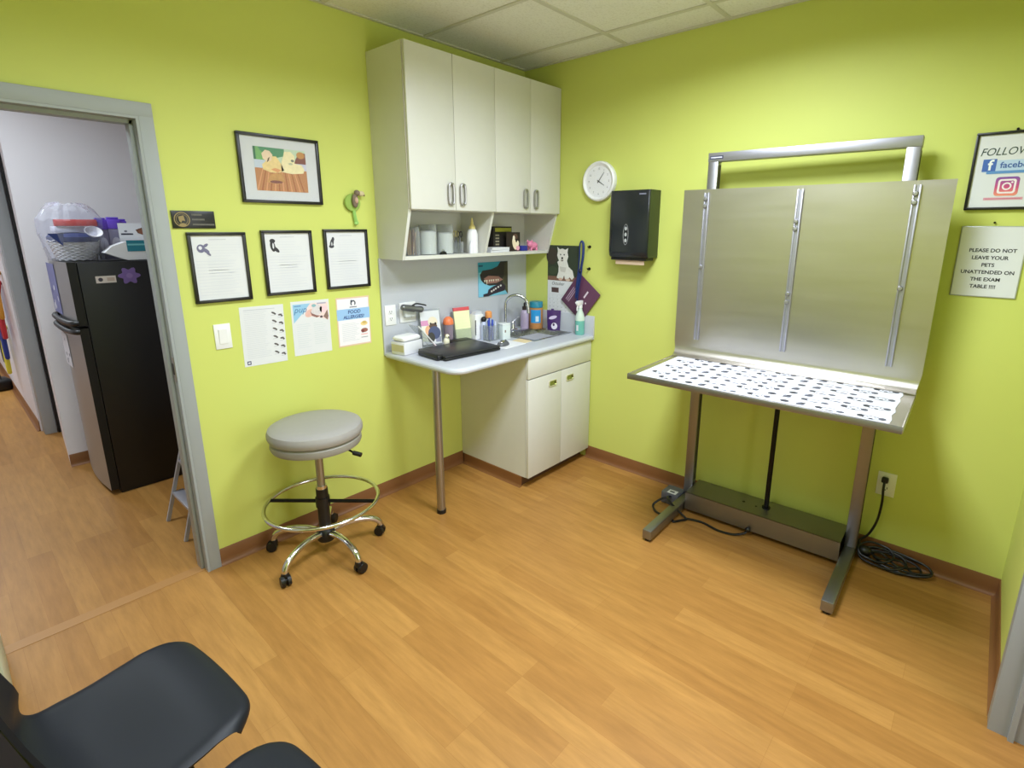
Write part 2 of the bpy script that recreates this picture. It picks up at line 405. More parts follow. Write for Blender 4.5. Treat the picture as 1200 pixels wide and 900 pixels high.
m.box(-0.101, 0.091, -0.39, 0.398, 0.028, 0.04, BLACKM); m.box(-0.10, 0.09, -0.392, -0.388, 0.03, 0.127, BLACKP)
m.box(-0.10, 0.09, 0.39, 0.397, 0.03, 0.127, STEELX)
m.cyl((0.0, 0.10, 0.131), (0.0, 0.10, 0.1325), 0.008, BLACKP); m.cyl((-0.01, 0.03, 0.131), (-0.01, 0.03, 0.1325), 0.006, BLACKP)
m.box(-0.006, 0.02, -0.402, -0.397, 0.05, 0.11, BLACKM)
m.box(-0.006, 0.05, 0.396, 0.404, 0.05, 0.11, BLACKM); m.box(-0.006, 0.05, -0.404, -0.396, 0.03, 0.12, BLACKM)
bb = m.build('motor_box', t); part(bb, 'low steel motor housing between the feet')
m = MB().cyl((0.01, -0.017, 0.131), (0.01, -0.017, 0.895), 0.0125, BLACKM); m.cyl((0.01, -0.017, 0.131), (0.01, -0.017, 0.138), 0.022, BLACKM)
part(m.build('lift_screw', t), 'thin black lifting screw')
# tabletop: shallow tray with rolled rim
HW = 0.567; Yc = -0.017
m = MB()
m.box(-0.58, -0.035, Yc - HW, Yc + HW, 0.912, 0.917, STEEL)
m.box(-0.583, -0.574, Yc - HW, Yc + HW, 0.893, 0.9205, STEELX, 0.002)
for s_ in (-1, 1): m.box(-0.578, -0.04, Yc + s_ * HW - 0.003, Yc + s_ * HW + 0.003, 0.896, 0.9195, STEEL, 0.001)
m.box(-0.50, -0.04, Yc - 0.5, Yc + 0.5, 0.89, 0.912, BLACKM)
m.build('tabletop', t)
for y, kk in ((0.44, -0.43), (-0.44, -0.43)):
    m = MB(); m.prism([(y - 0.028, 0.9), (y + 0.028, 0.9), (y - 0.004, 0.845)], kk - 0.002, kk + 0.002, STEELX, axis='x')
    m.prism([(-0.43, 0.9), (-0.43, 0.872), (0.0, 0.80), (0.0, 0.9)], y - 0.004, y - 0.001, STEELX, axis='y')
    m.build('bracket', t)
# back panel: curved bend at the foot
m = MB()
prof = [(-0.084, 0.9205)] + [(-0.084 + 0.054 * math.sin(a), 0.9205 + 0.054 * (1 - math.cos(a))) for a in [R(k * 9) for k in range(1, 11)]] + [(-0.030, 1.0), (-0.030, 1.2), (-0.030, 1.5), (-0.030, 1.79), (-0.030, 1.80), (-0.030, 1.818)]
npf = len(prof); ny = 10
def pan(u, v):
    k = min(npf - 2, int(u * (npf - 1))); f = u * (npf - 1) - k
    x = prof[k][0] * (1 - f) + prof[k + 1][0] * f; z = prof[k][1] * (1 - f) + prof[k + 1][1] * f
    hw = 0.577 if z > 1.0 else HW + (0.577 - HW) * max(0, (z - 0.93) / 0.07)
    y = Yc + hw - 2 * hw * v
    if z > 0.98: x += 0.0035 * math.sin(3.2 * z + 5 * v) * min(1, max(0, (z - 0.98) / 0.2))
    if z > 1.66 and v > 0.8: x += 0.012 * ((z - 1.66) / 0.16) ** 2 * ((v - 0.8) / 0.2)
    return (x, y, z)
m.shell(pan, npf - 1, 30, 0.002, STEEL)
bp_ = m.build('back_panel', t, sharp=60); part(bp_, 'dull brushed steel back sheet with lime reflections')
for i, y in enumerate((Yc + 0.45, Yc, Yc - 0.45)):
    m = MB()
    for dy in (-0.010, 0.010): m.box(-0.044, -0.0345, y + dy - 0.0035, y + dy + 0.0035, 1.02, 1.80, ALU, 0.001)
    m.box(-0.039, -0.0345, y - 0.012, y + 0.012, 1.02, 1.80, ALU)
    tr = part(m.build('rail', t), 'slotted pale metal rail')
    for z in ((1.80 - 0.03, 1.80 - 0.065, 1.42), (1.655, 1.62, 1.31, 1.27), (1.765, 1.73, 1.37))[i]:
        b_ = MB(); b_.lathe([(0.011, 0), (0.011, 0.006), (0.008, 0.010), (0, 0.011)], (-0.0415, y + 0.004, z), 14, SATIN, (-1, 0, 0)); b_.build('bolt', tr)

# mat with dog faces printed on it
m = MB(); MATW = mat('white_mat', (214, 215, 226), 0.6, var=0.01)
mx0, mx1, my0, my1 = -0.562, -0.070, Yc - 0.522, Yc + 0.528
edge = [(mx0, my1), (mx0, my0 + 0.01)]
k = 9
for i in range(k + 1):
    edge.append((mx0 + (mx1 - mx0) * i / k, my0 + random.uniform(-0.006, 0.008)))
edge += [(mx1, my1)]
m.prism(edge, 0.9175, 0.9195, MATW, axis='z')
DK = P(38, 40, 48); MD = P(78, 80, 92)
def zell(cx, cy, rx, ry, mm, n=12, z=0.9198):
    m.f([m.v((cx + rx * math.cos(2 * PI * i / n), cy + ry * math.sin(2 * PI * i / n), z)) for i in range(n)], mm)
def zring(cx, cy, rx, ry, w, mm, a0=0, a1=2 * PI, n=14):
    a = []; b = []
    for i in range(n + 1):
        th = a0 + (a1 - a0) * i / n
        a.append(m.v((cx + rx * math.cos(th), cy + ry * math.sin(th), 0.9197))); b.append(m.v((cx + (rx - w) * math.cos(th), cy + (ry - w) * math.sin(th), 0.9197)))
    for i in range(n): m.f([a[i], a[i + 1], b[i + 1], b[i]], mm)
rows = 7
for r_ in range(rows):
    x = mx0 + 0.035 + r_ * (mx1 - mx0 - 0.06) / (rows - 1)
    for c_ in range(8):
        y = my0 + 0.06 + c_ * 0.140 + (0.070 if r_ % 2 else 0)
        if y > my1 - 0.04: continue
        kind = (r_ * 3 + c_) % 3; x_ = x + random.uniform(-.006, .006)
        if kind == 0:      # face with two dark ears
            zring(x_, y, 0.023, 0.034, 0.0055, MD, R(-60), R(240)); zell(x_ + 0.006, y + 0.036, 0.017, 0.013, DK); zell(x_ + 0.004, y - 0.036, 0.017, 0.013, MD); zell(x_ - 0.012, y, 0.006, 0.008, DK); zell(x_ + 0.004, y + 0.013, 0.004, 0.004, DK); zell(x_ + 0.004, y - 0.013, 0.004, 0.004, DK)
        elif kind == 1:    # lying dog outline
            zring(x_, y, 0.021, 0.042, 0.0055, DK, R(-20), R(200)); zell(x_ + 0.003, y + 0.043, 0.015, 0.014, DK); zell(x_ - 0.006, y - 0.036, 0.013, 0.015, MD); zell(x_ - 0.016, y, 0.006, 0.015, MD)
        else:              # two patches
            zell(x_, y + 0.032, 0.017, 0.018, DK); zell(x_ - 0.004, y - 0.030, 0.015, 0.017, MD); zring(x_, y, 0.022, 0.041, 0.0055, MD, R(190), R(350)); zell(x_ + 0.015, y - 0.036, 0.008, 0.012, DK)
tag(m.build('exam_mat', loc=(TX, TY, 0), rz=TR), 'white mat printed with dark dog drawings lying on the steel table', 'mat')

# foot control of the lift and its cable; the coiled power cord
t2 = thing('foot_control', 'flat grey control box resting on the left foot of the steel table', 'control', (-0.195, -1.385, 0))
m = MB(); m.box(-0.05, 0.06, -0.055, 0.055, 0.0, 0.075, mat('blue_grey_plastic', (92, 94, 108), 0.45), 0.008); m.build('housing', t2)
m = MB(); m.box(-0.045, 0.0, -0.035, 0.02, 0.0752, 0.0758, PAPER); m.box(-0.03, -0.015, -0.02, 0.01, 0.0759, 0.0762, INK); m.build('sticker', t2)
m = MB()
m.tube([(-0.25, -1.40, 0.055), (-0.29, -1.36, 0.05), (-0.335, -1.33, 0.02), (-0.37, -1.36, 0.008), (-0.385, -1.40, 0.007), (-0.375, -1.405, 0.007)], 0.0065, BLACKP, 8)
m.tube([(-0.25, -1.395, 0.06), (-0.30, -1.40, 0.078), (-0.34, -1.44, 0.074), (-0.345, -1.50, 0.04), (-0.34, -1.54, 0.008), (-0.37, -1.525, 0.007), (-0.41, -1.50, 0.007), (-0.40, -1.49, 0.007)], 0.0065, BLACKP, 8)
m.tube([(-0.335, -1.535, 0.008), (-0.31, -1.62, 0.007), (-0.33, -1.72, 0.007), (-0.315, -1.80, 0.007), (-0.28, -1.85, 0.02), (-0.262, -1.86, 0.04)], 0.0065, BLACKP, 8)
m.ball((-0.272, -1.862, 0.04), 0.014, BLACKP, 10)
tag(m.build('control_cable'), 'thin black cable looped over the left foot of the steel table', 'cable')
m = MB()
m.box(-0.034, -0.0065, -2.418, -2.389, 0.405, 0.432, BLACKP, 0.006)
m.tube([(-0.034, -2.404, 0.414), (-0.048, -2.405, 0.38), (-0.042, -2.408, 0.30), (-0.04, -2.40, 0.2), (-0.045, -2.375, 0.12), (-0.06, -2.345, 0.08), (-0.10, -2.36, 0.05)], 0.0055, BLACKP, 8)
def loop(c, a, b, ph, z, lift, n=10):
    pts = []
    for i in range(n):
        th = 2 * PI * i / n; u = a * math.cos(th); w = b * math.sin(th)
        pts.append((c[0] + u * math.sin(ph) + w * math.cos(ph), c[1] - u * math.cos(ph) + w * math.sin(ph), z + lift * (0.5 + 0.5 * math.sin(th)) + 0.004 * (i % 2)))
    return pts
for c, a, b, ph, z, lf in (((-0.085, -2.48), 0.13, 0.048, 0.06, 0.010, 0.035), ((-0.075, -2.51), 0.14, 0.045, -0.04, 0.012, 0.05), ((-0.09, -2.45), 0.10, 0.05, 0.16, 0.016, 0.045), ((-0.07, -2.53), 0.12, 0.040, 0.03, 0.022, 0.03), ((-0.082, -2.42), 0.075, 0.045, 0.2, 0.03, 0.05)):
    m.tube(loop(c, a, b, ph, z, lf), 0.0055, BLACKP, 8, closed=True, sub=5)
m.tube([(-0.06, -2.38, 0.05), (-0.11, -2.44, 0.045), (-0.06, -2.52, 0.04), (-0.10, -2.58, 0.02)], 0.0055, BLACKP, 8)
m.tube([(-0.11, -2.37, 0.05), (-0.06, -2.44, 0.05), (-0.10, -2.52, 0.03), (-0.05, -2.60, 0.03)], 0.0055, BLACKP, 8)
m.ball((-0.085, -2.375, 0.045), 0.028, BLACKP, 12, (1, 1.2, 1))
tag(m.build('power_cord'), 'coiled black power cord plugged in at the white outlet beside the steel table', 'cord')

# ------------------------------------------------------------------ wall plates
def plate_outlet(name, label, x, z, rz, loc3, w=0.072, h=0.116, gang=1, group=None):
    t = thing(name, label, 'outlet', loc3, rz, group)
    MB().box(-w / 2, w / 2, -0.006, 0, -h / 2, h / 2, WHITEP, 0.002).build('cover_plate', t)
    for g in range(gang):
        cx = (g - (gang - 1) / 2) * 0.046
        for zz in (0.02, -0.02):
            m = MB(); m.box(cx - 0.016, cx + 0.016, -0.0075, -0.0058, zz - 0.014, zz + 0.014, WHITEP, 0.0008)
            m.box(cx - 0.008, cx - 0.005, -0.0079, -0.0074, zz - 0.004, zz + 0.006, BLACKP); m.box(cx + 0.005, cx + 0.008, -0.0079, -0.0074, zz - 0.004, zz + 0.006, BLACKP)
            m.cyl((cx, -0.0074, zz - 0.009), (cx, -0.0079, zz - 0.009), 0.0028, BLACKP, seg=10)
            m.build('receptacle', t)
    return t
plate_outlet('wall_outlet', 'white outlet low on the lime wall with the black cord plugged in', 0, 0, RB, (0, -2.409, 0.392), 0.078, 0.122)
plate_outlet('wall_outlet', 'empty white outlet at the left end of the grey backsplash', 0, 0, 0, (-1.194, -0.012, 1.118), 0.074, 0.118)
plate_outlet('wall_outlet', 'wide white double outlet on the backsplash with a device plugged in', 0, 0, 0, (-1.073, -0.012, 1.122), 0.116, 0.12, 2)
t = thing('light_switch', 'white rocker light switch on lime wall beside the doorway', 'switch', (-2.088, 0, 1.126))
MB().box(-0.035, 0.035, -0.006, 0, -0.058, 0.058, WHITEP, 0.002).build('cover_plate', t)
m = MB(); m.prism([(-0.0055, -0.034), (-0.0085, -0.034), (-0.0125, 0.034), (-0.0055, 0.034)], -0.017, 0.017, WHITEP, axis='x'); m.build('rocker', t)

# ------------------------------------------------------------------ counter, cabinets
ZC = 0.903; DC = 0.642; WC = 1.246
ct = thing('counter', 'pale grey laminate counter with one steel leg running along the lime wall', 'counter', (-WC, 0, 0))
SX0, SX1, SY0, SY1 = 0.835, 1.20, -0.455, -0.165          # sink hole, local
m = MB()
rr = 0.09
def out_poly(off):
    p = [(WC - 0.004, -0.014), (0.0, -0.014)]
    for k in range(0, 9):
        a = PI + k * (PI / 2) / 8
        p.append((rr + (rr - off) * math.cos(a) if True else 0, -DC + rr + (rr - off) * math.sin(a)))
    p.append((WC - 0.004, -DC + off)); p[1] = (off, -0.014)
    return p
def skin(za, oa, zb, ob):
    A = [m.v((x, y, za)) for x, y in out_poly(oa)]; B = [m.v((x, y, zb)) for x, y in out_poly(ob)]
    n = len(A)
    for i in range(n): m.f([A[i], A[(i + 1) % n], B[(i + 1) % n], B[i]], LAMINATE)
nb = 6; tk = 0.036
for i in range(nb):
    a0 = -PI / 2 + PI * i / nb; a1 = -PI / 2 + PI * (i + 1) / nb; rb = tk / 2
    skin(ZC - rb + rb * math.sin(a0), rb - rb * math.cos(a0), ZC - rb + rb * math.sin(a1), rb - rb * math.cos(a1))
# top face with the sink hole, built as a ring of quads
outer = [m.v((x, y, ZC)) for x, y in out_poly(tk / 2)]
inner = [m.v(p + (ZC,)) for p in ((SX0, SY0), (SX1, SY0), (SX1, SY1), (SX0, SY1))]
ed = []
def edge(a, b):
    e = m.bm.edges.get((a, b)) or m.bm.edges.new((a, b)); return e
loopE = [edge(outer[i], outer[(i + 1) % len(outer)]) for i in range(len(outer))] + [edge(inner[i], inner[(i + 1) % 4]) for i in range(4)]
res = bmesh.ops.triangle_fill(m.bm, edges=loopE, use_beauty=True)
for g in res['geom']:
    if isinstance(g, bmesh.types.BMFace): g.material_index = m.mi(LAMINATE); g.smooth = True; (g.normal_flip() if g.normal.z < 0 else None)
m.f([m.v((x, y, ZC - tk)) for x, y in out_poly(tk / 2) if True][::-1], LAMINATE)
for i in range(4):
    a, b = inner[i].co.copy(), inner[(i + 1) % 4].co.copy()
    m.f([m.v(a), m.v(b), m.v((b.x, b.y, ZC - tk)), m.v((a.x, a.y, ZC - tk))], LAMINATE)
m.build('worktop', ct)
m = MB().box(0, WC - 0.001, -0.012, -0.0005, ZC - 0.02, 1.447, LAMINATE); m.build('backsplash', ct)
m = MB().box(WC - 0.013, WC - 0.0005, -DC, -0.0122, ZC - 0.03, 1.035, LAMINATE, 0.002); m.build('side_splash', ct)
lg = MB().cyl((0.045, -0.425, 0.02), (0.045, -0.425, ZC - tk), 0.0235, NICKEL, seg=28).build('leg', ct)
MB().cyl((0.045, -0.425, 0.0), (0.045, -0.425, 0.022), 0.027, BLACKP, seg=28).build('foot_cap', lg)

t = thing('base_cabinet', 'cream base cabinet with drawer panel and two doors under the counter', 'cabinet', (-0.662, 0, 0))
BW = 0.657; BD = 0.602
m = MB()
m.box(0, 0.018, -BD, -0.002, 0.072, ZC - tk - 0.001, CABINET); m.box(BW - 0.018, BW, -BD, -0.002, 0.072, ZC - tk - 0.001, CABINET)
m.box(0.018, BW - 0.018, -BD, -0.002, 0.072, 0.09, CABINET); m.box(0.018, BW - 0.018, -0.012, -0.002, 0.09, ZC - tk - 0.001, CABINET); m.box(0.018, BW - 0.018, -BD, -BD + 0.015, 0.70, ZC - tk - 0.001, BLACKM)  # last box: black front rail paints the shade in the drawer gap
m.box(-0.0008, 0.0, -BD, -BD + 0.002, 0.072, ZC - tk - 0.001, CABEDGE)
m.build('carcass', t)
m = MB(); m.box(0.0, BW - 0.004, -BD + 0.05, -0.002, 0.0, 0.072, mat('dark_toe_kick', (92, 62, 40), 0.6)); m.build('toe_kick', t)
m = MB()
A0 = cove(0.072)
for i in range(len(A0)):
    a, b = A0[i], A0[(i + 1) % len(A0)]
    m.f([m.v((-a[0] - 0.0003, -0.024, a[1])), m.v((-b[0] - 0.0003, -0.024, b[1])), m.v((-b[0] - 0.0003, -BD + 0.035, b[1])), m.v((-a[0] - 0.0003, -BD + 0.035, a[1]))], BASEB)
m.f([m.v((-a[0] - 0.0003, -BD + 0.035, a[1])) for a in A0], BASEB)
m.build('side_base_trim', t)
MB().box(0.002, BW - 0.002, -BD - 0.02, -BD - 0.0005, 0.7245, ZC - tk - 0.004, CABINET, 0.0015).build('drawer_front', t)
for i, (x0, x1) in enumerate(((0.002, BW / 2 - 0.0015), (BW / 2 + 0.0015, BW - 0.002))):
    dr = MB().box(x0, x1, -BD - 0.02, -BD - 0.0005, 0.072, 0.718, CABINET, 0.0015).build('door', t)
    hx = 0.235 if i == 0 else 0.415
    h = MB(); CUP = mat('cup_pull_rim', (214, 212, 186), 0.3, 0.3); CUPI = mat('cup_recess_reflection', (150, 156, 92), 0.25, 0.7)  # recess colour has its greenish reflection painted in
    yf = -BD - 0.0202
    n = 8
    def rrect(w, hh, r):
        p = []
        for cx, cz, a0 in ((w - r, hh - r, 0), (-w + r, hh - r, PI / 2), (-w + r, -hh + r, PI), (w - r, -hh + r, 1.5 * PI)):
            for k in range(n + 1): p.append((cx + r * math.cos(a0 + k * PI / 2 / n), cz + r * math.sin(a0 + k * PI / 2 / n)))
        return p
    o_, i_ = rrect(0.040, 0.021, 0.012), rrect(0.033, 0.0145, 0.008)
    va = [h.v((hx + p[0], yf, 0.655 + p[1])) for p in o_]; vb = [h.v((hx + p[0] * 0.97, yf - 0.005, 0.655 + p[1] * 0.97)) for p in o_]
    vc = [h.v((hx + p[0], yf - 0.005, 0.655 + p[1])) for p in i_]; vd = [h.v((hx + p[0] * 0.92, yf - 0.0006, 0.655 + p[1] * 0.9)) for p in i_]
    k = len(o_)
    for q in range(k):
        q2 = (q + 1) % k
        h.f([va[q], va[q2], vb[q2], vb[q]], CUP); h.f([vb[q], vb[q2], vc[q2], vc[q]], CUP); h.f([vc[q], vc[q2], vd[q2], vd[q]], CUPI)
    h.f(vd, CUPI); h.rect(hx + 0.021, hx + 0.029, 0.646, 0.664, yf - 0.0009, BLACKM)
    h.build('handle', dr)

UW = 1.239; UD = 0.304; UZ0, UZ1, UZD = 1.445, 2.505, 1.712
t = thing('wall_cabinet', 'cream wall cabinet with four doors above an open slanted shelf', 'cabinet', (-UW, 0, 0))
m = MB()
side = [(-0.001, UZ0), (-0.226, UZ0), (-UD, UZD), (-UD, UZ1), (-0.001, UZ1)]
for x0, x1 in ((0, 0.018), (UW - 0.019, UW - 0.001)): m.prism(side, x0, x1, CABINET, axis='x')
m.prism([(-0.01, UZ0 + 0.02), (-0.224, UZ0 + 0.02), (-UD + 0.004, UZD), (-0.01, UZD)], 0.612, 0.63, CABINET, axis='x')
m.box(0.018, UW - 0.019, -0.226, -0.001, UZ0, UZ0 + 0.02, CABINET); m.box(0.018, UW - 0.019, -UD, -0.001, UZD - 0.004, UZD + 0.014, CABINET)
m.box(0.018, UW - 0.019, -UD, -0.001, UZ1 - 0.018, UZ1, CABINET); m.box(0.018, UW - 0.019, -0.010, -0.001, UZ0 + 0.02, UZ1 - 0.018, CABINET)
m.box(-0.0008, 0.0185, -UD - 0.003, -UD, UZD, UZ1, CABEDGE)
m.build('carcass', t)
bx = (0.003, 0.307, 0.619, 0.933, UW - 0.003)
for i in range(4):
    dr = MB().box(bx[i] + 0.0013, bx[i + 1] - 0.0013, -UD - 0.021, -UD - 0.0025, UZD, UZ1 - 0.001, CABINET, 0.0015).build('door', t)
    hx = (0.266, 0.351, 0.880, 0.978)[i]; zc_ = 1.798
    yh = -UD - 0.021
    h = MB(); pts = []
    for k in range(20):
        a = 2 * PI * k / 20; u = math.cos(a); w = math.sin(a)
        pts.append((hx + 0.0165 * math.copysign(abs(u) ** 0.6, u), yh - 0.012, zc_ + 0.054 * math.copysign(abs(w) ** 0.45, w)))
    h.tube(pts, 0.0068, SATIN, 8, closed=True, sub=2)
    for s_ in (-1, 1): h.cyl((hx, yh + 0.0005, zc_ + s_ * 0.05), (hx, yh - 0.012, zc_ + s_ * 0.05), 0.005, CHROME, seg=10)
    h.build('handle', dr)

# sink and faucet
t = thing('sink', 'small stainless steel sink set into the grey counter', 'sink', (-WC, 0, 0))
m = MB(); SS = brushed('sink_steel', (176, 176, 178), 0.28, (10, 1, 1))
rimo = [(SX0 - 0.018, SY0 - 0.014), (SX1 + 0.012, SY0 - 0.014), (SX1 + 0.012, SY1 + 0.03), (SX0 - 0.018, SY1 + 0.03)]
hole = [(SX0 + 0.004, SY0 + 0.004), (SX1 - 0.004, SY0 + 0.004), (SX1 - 0.004, SY1 - 0.004), (SX0 + 0.004, SY1 - 0.004)]
bot = [(SX0 + 0.03, SY0 + 0.03), (SX1 - 0.03, SY0 + 0.03), (SX1 - 0.03, SY1 - 0.03), (SX0 + 0.03, SY1 - 0.03)]
ra = [m.v(p + (ZC + 0.0005,)) for p in rimo]; rb_ = [m.v((p[0], p[1], ZC + 0.004)) for p in rimo]; rc = [m.v(p + (ZC + 0.004,)) for p in hole]; rd = [m.v(p + (ZC - 0.13,)) for p in bot]
for i in range(4):
    j = (i + 1) % 4
    m.f([ra[i], ra[j], rb_[j], rb_[i]], SS); m.f([rb_[i], rb_[j], rc[j], rc[i]], SS); m.f([rc[i], rc[j], rd[j], rd[i]], SS)
m.f(rd, SS)
m.build('basin', t)
m = MB(); m.cyl((1.02, -0.31, ZC - 0.1298), (1.02, -0.31, ZC - 0.126), 0.04, CHROME); m.cyl((1.02, -0.31, ZC - 0.126), (1.02, -0.31, ZC - 0.1245), 0.022, BLACKM); m.build('drain', t)
fx, fy = -0.312, -0.095
t = thing('faucet', 'chrome gooseneck faucet arching over the sink', 'faucet', (fx, fy, ZC))
m = MB(); m.box(-0.075, 0.105, -0.024, 0.024, 0.0005, 0.012, CHROME, 0.005); m.cyl((0, 0, 0.012), (0, 0, 0.05), 0.021, CHROME, 0.016); m.build('base', t)
m = MB(); pts = [(0, 0, 0.05), (0, 0, 0.12), (0, 0, 0.18)] + [(0.045 - 0.045 * math.cos(a), -(0.065 - 0.065 * math.cos(a)), 0.185 + 0.075 * math.sin(a)) for a in [R(k) for k in (20, 50, 90, 130, 160)]] + [(0.092, -0.133, 0.165), (0.093, -0.134, 0.15)]
m.tube(pts, 0.0105, CHROME, 12); m.cyl((0.093, -0.134, 0.152), (0.0935, -0.135, 0.135), 0.0125, CHROME); m.build('spout', t)
for s_ in (0.075,):
    m = MB(); m.cyl((s_, 0, 0.012), (s_, 0, 0.045), 0.018, CHROME, 0.014); m.ball((s_, 0, 0.055), 0.017, CHROME, 14); m.tube([(s_, 0, 0.06), (s_ + 0.012, -0.03, 0.09), (s_ + 0.015, -0.05, 0.1)], 0.006, CHROME, 8); m.build('handle', t)

# ------------------------------------------------------------------ things on the counter
# left: white box of wipes with a rounded lid
t = thing('dispenser_box', 'white lidded plastic box at the left end of the counter', 'box', (-1.163, -0.115, ZC), R(8))
m = MB(); m.box(-0.07, 0.075, -0.055, 0.055, 0, 0.075, mat('milky_plastic', (222, 222, 228), 0.35), 0.006); m.box(-0.071, -0.06, -0.05, 0.05, 0.02, 0.06, P(196, 190, 150)); m.build('body', t)
m = MB(); m.box(-0.068, 0.073, -0.053, 0.053, 0.075, 0.108, WHITEP, 0.022, 4); m.build('lid', t)
# clear tray of sheets leaning behind it
t = thing('acrylic_wedge', 'clear plastic stand leaning against the backsplash behind the white box', 'stand', (-1.04, -0.095, ZC))
m = MB(); m.prism([(-0.06, 0.003), (0.07, 0.003), (0.075, 0.008), (-0.05, 0.15), (-0.055, 0.15), (0.06, 0.01)], -0.05, 0.05, CLEAR, axis='y'); m.build('frame', t)
m = MB(); m.tube([(-0.055, -0.052, 0.15), (0.0, -0.052, 0.09), (0.075, -0.052, 0.006)], 0.004, WHITEP, 8, sub=1); m.build('edge_rail', t)
# plugged in device with cylindrical grey heads
t = thing('plug_in_device', 'grey metal cylinder device with black strap held at the double outlet', 'device', (-1.073, -0.021, 1.143))
m = MB(); m.box(-0.04, 0.035, -0.028, 0, -0.045, 0.0, mat('pale_plastic', (214, 218, 220), 0.4), 0.004); m.build('body', t)
m = MB(); GM = mat('grey_metal', (122, 124, 126), 0.35, 0.7); m.cyl((-0.06, -0.04, 0.018), (0.01, -0.045, 0.004), 0.019, GM, 0.021); m.cyl((0.005, -0.045, 0.004), (0.055, -0.05, -0.004), 0.015, GM, 0.02); m.ball((-0.06, -0.04, 0.018), 0.019, GM, 14); m.ball((0.055, -0.05, -0.004), 0.02, GM, 14); m.build('cylinder', t)
m = MB(); m.tube([(-0.01, -0.05, 0.022), (0.02, -0.055, 0.034), (0.06, -0.06, 0.026), (0.085, -0.06, 0.018)], 0.009, BLACKP, 8, flatz=0.5); m.build('strap', t)

# picture card in acrylic holder with small figures in front
t = thing('card_holder', 'clear holder with a picture card of a small dog behind the laptop', 'holder', (-0.945, -0.08, ZC), R(-14))
m = MB(); m.M = Matrix.Rotation(R(-10), 4, 'X') @ Matrix.Diagonal((1.22, 1, 1.06, 1)); m.box(-0.058, 0.058, -0.002, 0.001, 0.004, 0.215, CLEAR); m.box(-0.058, 0.058, -0.06, 0.001, 0.0005, 0.0035, CLEAR); m.build('stand', t)
m = MB(); m.M = Matrix.Rotation(R(-10), 4, 'X') @ Matrix.Diagonal((1.22, 1, 1.06, 1)); y = -0.0035
m.box(-0.052, 0.052, -0.003, -0.0022, 0.01, 0.205, PAPER)
m.rect(-0.052, 0.03, 0.120, 0.150, y, P(216, 150, 190)); m.rect(-0.05, -0.01, 0.03, 0.118, y, P(236, 236, 214)); m.ell(0.012, 0.14, 0.026, 0.03, y - 0.0002, P(232, 220, 196)); m.ell(0.012, 0.115, 0.022, 0.016, y - 0.0004, P(96, 74, 60)); m.ell(-0.015, 0.09, 0.018, 0.03, y - 0.0003, P(232, 178, 140)); m.ell(0.016, 0.075, 0.034, 0.038, y - 0.0005, P(74, 84, 120)); m.ell(-0.004, 0.05, 0.02, 0.03, y - 0.0006, P(60, 58, 54)); m.ell(0.026, 0.128, 0.006, 0.008, y - 0.0007, P(40, 32, 30)); m.ell(0.0, 0.13, 0.005, 0.006, y - 0.0007, P(40, 32, 30)); m.rect(0.02, 0.05, 0.02, 0.05, y - 0.0002, P(150, 152, 176))
m.build('picture_card', t)
t = thing('dog_figurine', 'small cream egg-shaped dog figurine beside the picture card', 'figurine', (-0.897, -0.155, ZC))
m = MB(); CRM = mat('cream_ceramic', (240, 236, 210), 0.3); m.ball((0, 0, 0.03), 0.022, CRM, 18, (0.9, 0.85, 1.36)); m.build('body', t)
m = MB(); m.ball((0, -0.008, 0.064), 0.014, CRM, 14); m.ball((0, -0.022, 0.061), 0.0055, BLACKP, 8, (1, .8, .8)); m.ball((-0.011, -0.002, 0.072), 0.006, P(120, 92, 70), 8, (.6, .6, 1.2)); m.ball((0.011, -0.002, 0.072), 0.006, P(120, 92, 70), 8, (.6, .6, 1.2)); m.build('head', t)
tag(MB().box(-0.035, 0.035, -0.025, 0.025, 0.0, 0.012, mat('pink_eraser', (226, 150, 178), 0.5), 0.004).build('pink_case', loc=(-0.985, -0.165, ZC), rz=R(25)), 'flat pink case lying beside the black laptop', 'case')
# cup with orange lid
t = thing('lidded_cup', 'clear cup with a bright orange lid next to the yellow notepad', 'cup', (-0.812, -0.075, ZC))
MB().lathe([(0, 0), (0.026, 0), (0.029, 0.03), (0.031, 0.12), (0.029, 0.12), (0.027, 0.03), (0, 0.004)], (0, 0, 0.0), 24, glass('violet_cup', (206, 190, 206), 0.35)).build('cup', t)
m = MB(); ORG = mat('orange_plastic', (242, 130, 82), 0.4); m.lathe([(0.033, 0.118), (0.034, 0.128), (0.030, 0.15), (0.015, 0.165), (0, 0.168)], (0, 0, 0), 24, ORG); m.lathe([(0, 0.118), (0.033, 0.118)], (0, 0, 0), 24, ORG); m.build('lid', t)
m = MB(); m.lathe([(0, 0.006), (0.022, 0.006), (0.024, 0.05), (0, 0.05)], (0, 0, 0), 20, P(150, 96, 84)); m.build('contents', t)
